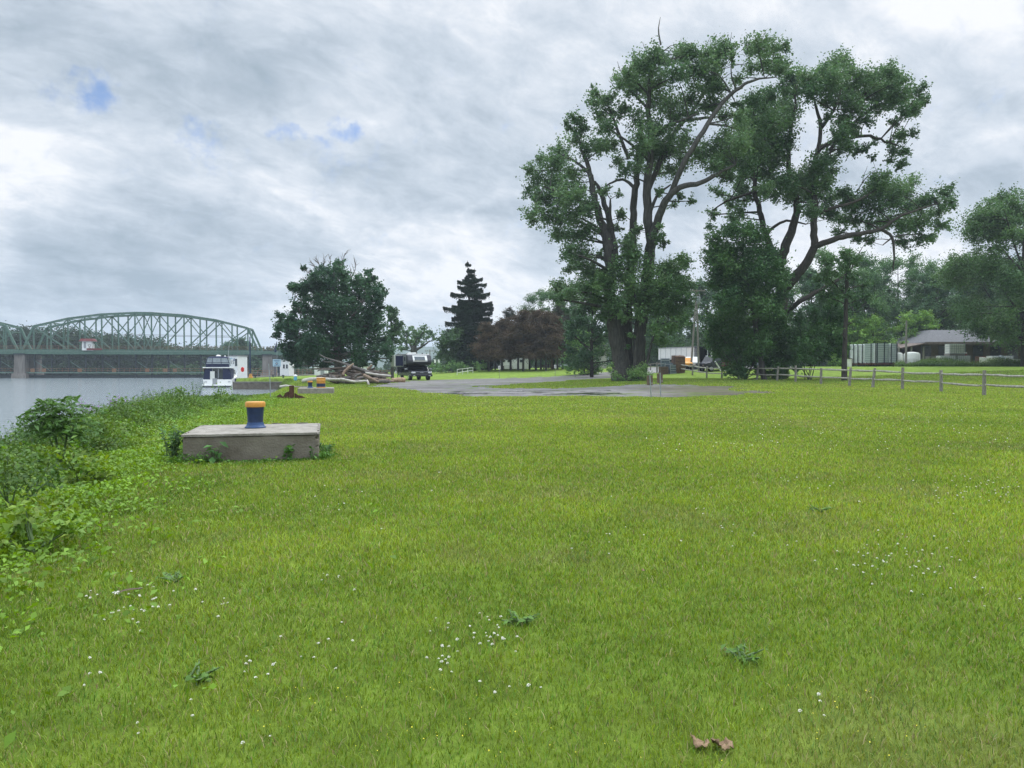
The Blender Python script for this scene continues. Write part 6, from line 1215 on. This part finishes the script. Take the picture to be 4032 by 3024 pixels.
# ================================================================== weeds before the barn and along the bank
def weeds(name, label, n, xf, hf, colf, size, per=6, kind='stuff', cat=None):
    """n plants: xf -> x, y arrays; each plant is a bent stem with leaves up its length"""
    x, y = xf(n); k = (gravel_d(x, y) > .3) & ~in_block(x, y, .04); x, y = x[k], y[k]; n = len(x); h = hf(x, y) * rng.uniform(.55, 1.15, n); z = H(x, y)
    f = rng.uniform(.12, 1, (n, per)) ** .75; lean = rng.normal(size=(n, 2)) * .22 * h[:, None]; sp = (size * 1.2 + .13 * h)[:, None]
    P = np.stack([x[:, None] + lean[:, :1] * f + rng.normal(size=(n, per)) * sp, y[:, None] + lean[:, 1:] * f + rng.normal(size=(n, per)) * sp, z[:, None] + h[:, None] * f], -1).reshape(-1, 3)
    c = np.repeat(colf(x, y, n), per, 0) * rng.uniform(.72, 1.3, (n * per, 1)); V, Fq = leaf_geo(P, size * np.repeat(rng.uniform(.6, 1.4, n), per), up=.5, aspect=.62, droop=.3)
    hh = h[:, None]; B = np.stack([x, y, z - .05], 1); T = np.stack([x + lean[:, 0], y + lean[:, 1], z + h], 1); S = np.array([.006, 0, 0]); V2 = np.stack([B - S, B + S, T + S * .4, T - S * .4], 1).reshape(-1, 3); F2 = np.arange(4 * n).reshape(-1, 4) + len(V)
    o = newmesh(name, np.vstack([V, V2]), np.vstack([Fq, F2]), M_leaf, col=np.vstack([np.repeat(c, 4, 0), np.repeat(colf(x, y, n) * .8, 4, 0)])); tag(o, label, cat, kind=kind); return o
def bank_xy(n):
    y = 2.0 + 44 * rng.random(n) ** 1.35; y = np.where(rng.random(n) < .1, rng.uniform(40, 104, n), y); d = rng.uniform(-4.6, .35, n) * np.where(y > 60, .8, 1); return shore(y) + d, y
def wv_(x, y): return np.clip((shore(y) - x) / 4.4, 0, 1)
def bank_h(x, y):
    q = wv_(x, y); return .12 + (.42 + .62 * vnoise(x, y, 1.3, 51)) * ss(.10, .5, q) * (1 + .12 * ss(12, 30, y)) * (.66 + .34 * ss(9, 19, y)) * (1 - .8 * ss(1.2, 3.0, shore(y) - x) * (1 - ss(13, 20, y))) * (1 - .85 * ss(21, 44, y)) * (.75 + .6 * ss(.55, .8, vnoise(x, y, 2.3, 61)))
def bank_c(x, y, n):
    k = (ss(.0, .4, wv_(x, y)) * .75 + .8 * vnoise(x, y, 1.1, 53) - .3)[:, None]; k = np.clip(k, 0, 1); j = vnoise(x, y, .7, 57)[:, None]
    a = np.array([.19, .30, .04]); b = np.array([.085, .165, .034]); c = a + (b - a) * k; return c * (.65 + .6 * j) * (1 + .08 * rng.normal(size=(n, 3)))
weeds('riverbank_weeds', 'dense tangle of green weeds covering the river bank down to the water', 42000, bank_xy, bank_h, bank_c, .06, 8, cat='weeds')
def edge_xy(n): y = 2.5 + 40 * rng.random(n) ** 1.6; return shore(y) + np.where(rng.random(n) < .72, rng.uniform(-1.4, .2, n), .15 + rng.exponential(.42, n)), y
weeds('creeping_ground_cover', 'low bright yellow-green creeping leaves along the lawn edge', 16000, edge_xy, lambda x, y: .07 + .10 * vnoise(x, y, .5, 5), lambda x, y, n: np.array([.17, .30, .03]) * (.65 + .5 * vnoise(x, y, .6, 9)[:, None]) * np.ones((n, 3)), .05, 5, cat='ground cover')
def around_block(n):
    s = rng.integers(0, 4, n); u = rng.uniform(-1.2, 1.2, n); o = 1.1 + np.abs(rng.normal(size=n)) * .09; lx = np.where(s == 0, u, np.where(s == 1, u, np.where(s == 2, -o - .05, o))); ly = np.where(s == 0, -o, np.where(s == 1, o, u)); c, q = math.cos(BLK[2]), math.sin(BLK[2]); return BLK[0] + lx * c - ly * q, BLK[1] + lx * q + ly * c
weeds('foot_weeds', 'low weeds growing round the foot of the near concrete block', 950, around_block, lambda x, y: .03 + .22 * vnoise(x, y, .35, 5) ** 2, lambda x, y, n: np.array([.09, .20, .035]) * np.ones((n, 3)), .042, 6, cat='weeds')
def barn_xy(n):
    px = rng.uniform(3535, 4250, n); D = rng.uniform(99.5, 103, n); return (px - 2016) / F * D, D
weeds('tall_weeds', 'band of tall weeds along the front of the barn and tanks', 5200, barn_xy, lambda x, y: .35 + .95 * vnoise(x, y, 1.6, 5) ** 1.5, lambda x, y, n: (np.array([.055, .12, .03]) + np.array([.05, .06, .0]) * vnoise(x, y, 3, 4)[:, None]) * np.ones((n, 3)), .12, 9, cat='weeds')

# individual plants ---------------------------------------------------------------
def herb(name, label, loc, h, stems, leaf, n, col, cat='plant', group=None, spread=.3, aspect=.5, flower=None, pinnate=False, droop=.4):
    t = thing(name, label, cat, loc, 0, group); w = Wood(); PP_, sz = [], []
    FV, FFc, o = [], [], 0
    for i in range(stems):
        a = rng.uniform(0, 6.28); r = spread * rng.uniform(.3, 1); tip = np.array([math.cos(a) * r, math.sin(a) * r, h * rng.uniform(.75, 1.05)]); base = rng.normal(size=3) * [.03, .03, 0]
        p = w.limb([base, base * .4 + tip * .5 + np.array([0, 0, h * .08]), tip], [.012 * h + .003, .008, .003], 5, seg=4)
        k = n // stems; f = np.linspace(.18, 1, k); idx = f * (len(p) - 1); i0 = np.minimum(idx.astype(int), len(p) - 2); Q = p[i0] + (p[i0 + 1] - p[i0]) * (idx - i0)[:, None]
        if pinnate:
            for q in range(8):
                b0 = Q[min(k - 1, int(k * (.45 + .075 * q)))]; aa = a + q * 2.4; L0 = .42 * rng.uniform(.7, 1.1); d = np.array([math.cos(aa), math.sin(aa), 0])
                pp = np.array([b0 + d * L0 * s + np.array([0, 0, .28 * L0 * s - .55 * L0 * s * s]) for s in np.linspace(0, 1, 12)]); w.limb(pp[[0, 4, 8, 11]], [.005, .004, .003, .002], 4, keep=False, seg=2)
                sd = np.cross(d, [0, 0, 1])
                for s_ in (-1, 1): PP_.append(pp[2:] + sd * s_ * leaf * .5 + [0, 0, -.012])
        else:
            aa = np.arange(k) * 2.4 + a; off = np.stack([np.cos(aa), np.sin(aa), -.1 + 0 * aa], 1) * leaf * .55 * (1.15 - .5 * f)[:, None]; PP_.append(Q + off)
        if flower is not None:
            Fp = tip + rng.normal(size=(14, 3)) * .05; V, Fq = leaf_geo(Fp, .032, .5, .9); FV.append(V); FFc.append(Fq + o); o += len(V)
    P = np.vstack(PP_); V, Fq = leaf_geo(P, leaf, up=.7, aspect=aspect, droop=droop); c = np.repeat(np.array(col) * rng.uniform(.75, 1.3, (len(P), 1)), 4, 0)
    w.build('stems', M_stem, t); newmesh('foliage', V, Fq, M_leaf, t, col=c)
    if flower is not None: newmesh('flowers', np.vstack(FV), np.vstack(FFc), M_leaf, t, col=np.ones((o, 3)) * np.array(flower))
    return t
M_stem = mat('green_stem', (.09, .14, .05), .8)
def bankp(y, d): x = float(shore(y)) + d; return (x, y, hz(x, y) - .03)
herb('sumac_sapling', 'young sumac with long feathered leaves standing tall against the river at left', (W(240, 1445, 12.5)[0], 12.5, hz(W(240, 1445, 12.5)[0], 12.5) - .05), 1.1 - hz(W(240, 1445, 12.5)[0], 12.5), 8, .12, 60, (.085, .17, .045), 'sapling', spread=.5, aspect=.34, pinnate=True)
herb('sumac_sapling', 'smaller sumac shoot low beside the tall sumac, nearer the lawn', bankp(9.8, -2.2), .85, 3, .07, 40, (.06, .13, .035), 'sapling', spread=.3, aspect=.34, pinnate=True)
for y, d, h, lab in ((19, -3.4, 1.25, 'purple flowered weed at the left of the purple patch on the bank'), (20.2, -2.9, 1.15, 'purple flowered weed in the middle of the purple patch on the bank'), (21, -2.2, 1.0, 'purple flowered weed at the right of the purple patch on the bank'), (18.6, -2.4, .85, 'low purple flowered weed nearest the concrete block')):
    herb('rocket_plant', lab, bankp(y, d), h, 5, .09, 70, (.06, .13, .035), 'flowering weed', 'purple flowered weeds on the bank', spread=.28, aspect=.4, flower=(.42, .22, .52))
for y, d, h, lab in ((24, -3.9, 1.5, 'tall spiky leafed weed against the water above the purple flowers'), (25.5, -3.5, 1.55, 'tallest spiky leafed weed in line with the bridge arch'), (27, -3.2, 1.4, 'spiky leafed weed right of the tallest one'), (30, -3, 1.3, 'tall leafy weed below the white cruiser'), (33, -2.6, 1.25, 'bushy weed between the cruiser and the thin stake'), (16.5, -4.0, 1.25, 'tall pointed weed just right of the tall sumac'), (7.0, -2.9, .8, 'leafy shrub shoot at the left picture edge against the water'), (8.2, -3.3, .85, 'second leafy shoot near the left edge, left of the sumac')):
    herb('tall_weed', lab, bankp(y, d), h, 7, .085, 150, (.055, .12, .035), 'weed', 'tall weeds topping the bank', spread=.4, aspect=.34)
for y, d, r, lab in ((4.9, -.9, .16, 'broad-leaved wild grape vine at the lower left edge of the lawn'), (5.6, -1.5, .14, 'broad-leaved wild grape vine higher on the bank at the left edge'), (6.5, -1.0, .12, 'small wild grape vine sprawling below the sumac')):
    herb('grape_vine', lab, bankp(y, d + .35), .5, 10, r, 70, (.15, .26, .05), 'vine', 'wild grape vines at the left edge', spread=.75, aspect=1.05, droop=.1)
c_, q_ = math.cos(BLK[2]), math.sin(BLK[2])
def blk(lx, ly): return (BLK[0] + lx * c_ - ly * q_, BLK[1] + lx * q_ + ly * c_, 0)
herb('burdock_plant', 'broad-leaved weed before the left part of the concrete block', blk(-.55, -1.2), .30, 3, .15, 12, (.08, .19, .05), 'weed', 'weeds sprouting before the block', spread=.16, aspect=.55); herb('burdock_plant', 'leafy bright weed before the right part of the concrete block', blk(.58, -1.18), .34, 3, .11, 36, (.09, .21, .045), 'weed', 'weeds sprouting before the block', spread=.12, aspect=.5); herb('burdock_plant', 'small thin weed at the right end of the concrete block front', blk(.95, -1.17), .22, 2, .08, 10, (.07, .17, .045), 'weed', 'weeds sprouting before the block', spread=.1)
herb('tall_weed', 'dark tall weed clump against the left side of the concrete block', blk(-1.3, -.75), .52, 7, .09, 110, (.045, .10, .03), 'weed', 'tall weeds topping the bank', spread=.22, aspect=.5)
herb('tall_weed', 'pale leafy weed rising behind the left edge of the concrete block', blk(-1.4, -.3), .62, 4, .10, 60, (.09, .19, .05), 'weed', 'tall weeds topping the bank', spread=.25, aspect=.5)
herb('tall_weed', 'low weed tuft at the right side of the concrete block', blk(1.2, -.75), .24, 6, .07, 70, (.05, .12, .03), 'weed', 'tall weeds topping the bank', spread=.2, aspect=.5)
for px, py, lab in ((2930, 2605, 'dark green broad-leaved plantain tuft in the right lawn'), (690, 2290, 'dark green weed tuft in the left lawn beyond the feather'), (2040, 2460, 'dark leafy tuft in the lawn right of the central clover flowers'), (790, 2680, 'broad-leaved plantain in the lower left lawn'), (3230, 2020, 'small dark weed tuft in the far right lawn')):
    p = G(px, py); herb('plantain_tuft', lab, p, .06, 7, .045, 42, (.11, .21, .04), 'weed', 'dark weed tufts in the lawn', spread=.13, aspect=.5, droop=.1)

SG = 'leafy shrubs on the near bank'
for px, D, r, h, c0_, c1_, sz, lab in ((25, 8.6, .55, .95, (.045, .10, .03), (.09, .17, .045), .055, 'dark small-leaved shrub at the left picture edge against the water'), (130, 9.8, .5, .75, (.08, .16, .035), (.15, .26, .05), .07, 'bright leafy shrub between the edge shrub and the sumac'),
        (400, 14.5, .65, .95, (.07, .14, .035), (.13, .23, .05), .075, 'leafy shrub directly right of the tall sumac'), (500, 19, .8, 1.05, (.05, .11, .03), (.10, .19, .045), .075, 'rounded green shrub left of the purple flowers'), (300, 10.2, .5, .55, (.10, .19, .04), (.17, .29, .05), .075, 'low yellow-green shrub in front of the sumac'),
        (700, 27, .85, 1.0, (.06, .13, .035), (.11, .21, .05), .085, 'shrub on the bank below the gap between bridge hut and cruiser'), (880, 33, .8, .75, (.07, .15, .035), (.12, .22, .05), .09, 'bright shrub on the bank just below the moored cruiser'), (120, 6.6, .42, .42, (.11, .21, .04), (.19, .31, .055), .085, 'low bright clump of leaves at the lower left, above the grape vine')):
    x = W(px, 1445, D)[0]; z = hz(x, D); b_ = np.array([x, D, z]); cl = [(b_ + np.array([math.cos(a) * r * q, math.sin(a) * r * q, h * (.35 + .5 * rng.random()) * (1.1 - .4 * q)]), r * rng.uniform(.28, .42)) for a, q in zip(rng.uniform(0, 6.28, 13), rng.uniform(.1, .95, 13))]
    ls = [([b_ + rng.normal(size=3) * .03 * np.array([1, 1, 0]), (b_ + c) / 2, c], [.012, .009, .004]) for c, r_ in cl[::2]]
    make_tree('bank_shrub', lab, 'shrub', b_, ls, cl, size=sz, dens=95 / (sz * 10) ** 2 * .55, cols=(tuple(np.array(c0_) * [.78, .75, .5]), tuple(np.array(c1_) * [.75, .70, .48])), group=SG, twigs=False, aspect=.6, bark=M_stem)

# white clover heads
CL = []
def cspot(px, py, sx_, sy_, n):
    for _ in range(n): CL.append(G(px + rng.normal() * sx_, min(3010, py + rng.normal() * sy_)))
for a in ((500, 2370, 90, 45, 22), (560, 2440, 120, 60, 10), (860, 2400, 60, 40, 7), (330, 2690, 60, 40, 4), (1000, 2660, 60, 50, 8), (1250, 2580, 90, 70, 8), (1740, 2570, 50, 55, 22), (1950, 2520, 60, 60, 20), (2080, 2720, 80, 50, 5), (1360, 2300, 80, 60, 6), (3200, 2820, 60, 30, 4), (3480, 2230, 130, 50, 34), (3650, 2200, 130, 60, 22), (2750, 2100, 200, 60, 14), (3830, 1950, 170, 35, 60), (3150, 1930, 250, 40, 22), (2100, 2060, 500, 100, 10), (3850, 2350, 100, 60, 6), (700, 2900, 300, 60, 6), (1400, 1950, 160, 60, 10)): cspot(*a)
CL = CL[:300]
VV, FFc = [], []
m = MB(); m.tube([(0, 0, 0), (.004, 0, .03), (.002, .004, .062)], [.0016, .0014, .0012], 5); st_ = m
o0 = st_.build('stem', M_stem); proto = thing('clover_flower', 'white clover flower head standing in the mown lawn', 'clover flower', CL[0], 0, 'white clover flowers in the lawn'); o0.parent = proto
M_petal = mat('clover_petal', (.78, .76, .66), .8, noise=.1, nscale=200)
pts = unit(46); pts[:, 2] = np.abs(pts[:, 2]) * 1.1 - .25; P = pts * .0105 + np.array([.002, .004, .068]); V, Fq = leaf_geo(P, .0085, .2, .6); hd = newmesh('head', V, Fq, M_petal, proto)
for i, p in enumerate(CL):
    sc_ = rng.uniform(.42, .78) * (1.0 if p[1] < 9 else 1.15)
    if i == 0: proto.scale = (sc_,) * 3; continue
    dup(proto, p, rng.uniform(0, 6.28), sc_)
# distant clover: beyond counting
n = 1500; y = rng.uniform(14, 34, n); x = rng.uniform(-.1, .72, n) * y; k = (vnoise(x, y, 4, 91) + .3 * (x / y) > .62) & (x > shore(y) + 2); x, y = x[k], y[k]; P = np.stack([x, y, H(x, y) + .07], 1); V, Fq = leaf_geo(P, .024, .6, .8); tag(newmesh('distant_clover', V, Fq, M_petal), 'scatter of tiny white clover dots across the distant lawn', 'clover', kind='stuff')
# little yellow wood-sorrel dots in the nearest grass
n = 260; x = rng.uniform(-1.2, 1.8, n); y = rng.uniform(3.0, 3.9, n); k = vnoise(x, y, .5, 95) > .45; x, y = x[k], y[k]; P = np.stack([x, y, H(x, y) + .045], 1); V, Fq = leaf_geo(P, .0065, .6, .9); tag(newmesh('sorrel_flowers', V, Fq, mat('sorrel_yellow', (.7, .6, .05), .7)), 'tiny yellow flowers speckled in the nearest grass', 'tiny flowers', kind='stuff')

# dry leaves and feather
M_dry = mat('dry_leaf', (.13, .08, .045), .85, col2=(.30, .20, .12), nscale=30, bump=.3, bscale=60)
for px, py, s, lab in ((2745, 2950, .055, 'curled tan dry leaf at the bottom of the lawn, left of the pair'), (2838, 2962, .06, 'crumpled tan dry leaf at the bottom of the lawn, right of the pair'), (2530, 2260, .02, 'tiny reddish dry leaf in the middle lawn')):
    p = G(px, py); n = 9; gx_, gy_ = np.meshgrid(np.linspace(-1, 1, n), np.linspace(-1, 1, n)); zz = .18 * gx_ ** 2 + .3 * gy_ * gx_ + rng.normal(size=gx_.shape) * .09; wd_ = 1 - .7 * np.abs(gy_) ** 1.7 + .12 * np.sin(gy_ * 9)
    V = np.stack([gx_ * wd_ * s * .8, gy_ * s * .62, zz * s * .8 + .032], -1).reshape(-1, 3); i, j = np.meshgrid(np.arange(n - 1), np.arange(n - 1)); b = (j * n + i).ravel(); o = newmesh('dry_leaf', V, np.stack([b, b + 1, b + n + 1, b + n], 1), M_dry, smooth=True); o.location = tuple(p); o.rotation_euler = (.2, -.15, rng.uniform(0, 3)); tag(o, lab, 'dry leaf', 'tan dry leaves in the grass'); sd = o.modifiers.new('thickness', 'SOLIDIFY'); sd.thickness = .0015
p = G(480, 2355); t = thing('feather', 'brown feather with a fluffy white end lying in the left lawn', 'feather', (p[0], p[1], p[2] + .045), R(28)); M_fe = mat('feather_brown', (.085, .055, .04), .8, noise=.3, nscale=60)
k = np.linspace(0, 1, 14); wd_ = .017 * np.sin(np.pi * (k * .9 + .1)) ** .6; V = []; 
for q, w_ in zip(k, wd_): V += [(-.02 + q * .15, -w_, .01 * math.sin(3 * q)), (-.02 + q * .15, 0, .006 + .01 * math.sin(3 * q)), (-.02 + q * .15, w_ * .8, .01 * math.sin(3 * q))]
MB().add(V, [(3 * i + a, 3 * i + a + 1, 3 * i + a + 4, 3 * i + a + 3) for i in range(13) for a in (0, 1)]).build('vane', M_fe, t)
MB().tube([(-.06, 0, 0), (.02, 0, .008), (.13, 0, .012)], [.0022, .0018, .0006], 5).build('shaft', M_plas, t); P = np.array([-.035, 0, 0]) + rng.normal(size=(60, 3)) * [.012, .011, .005]; V, Fq = leaf_geo(P, .012, .3, .4); newmesh('down', V, Fq, M_petal, t)
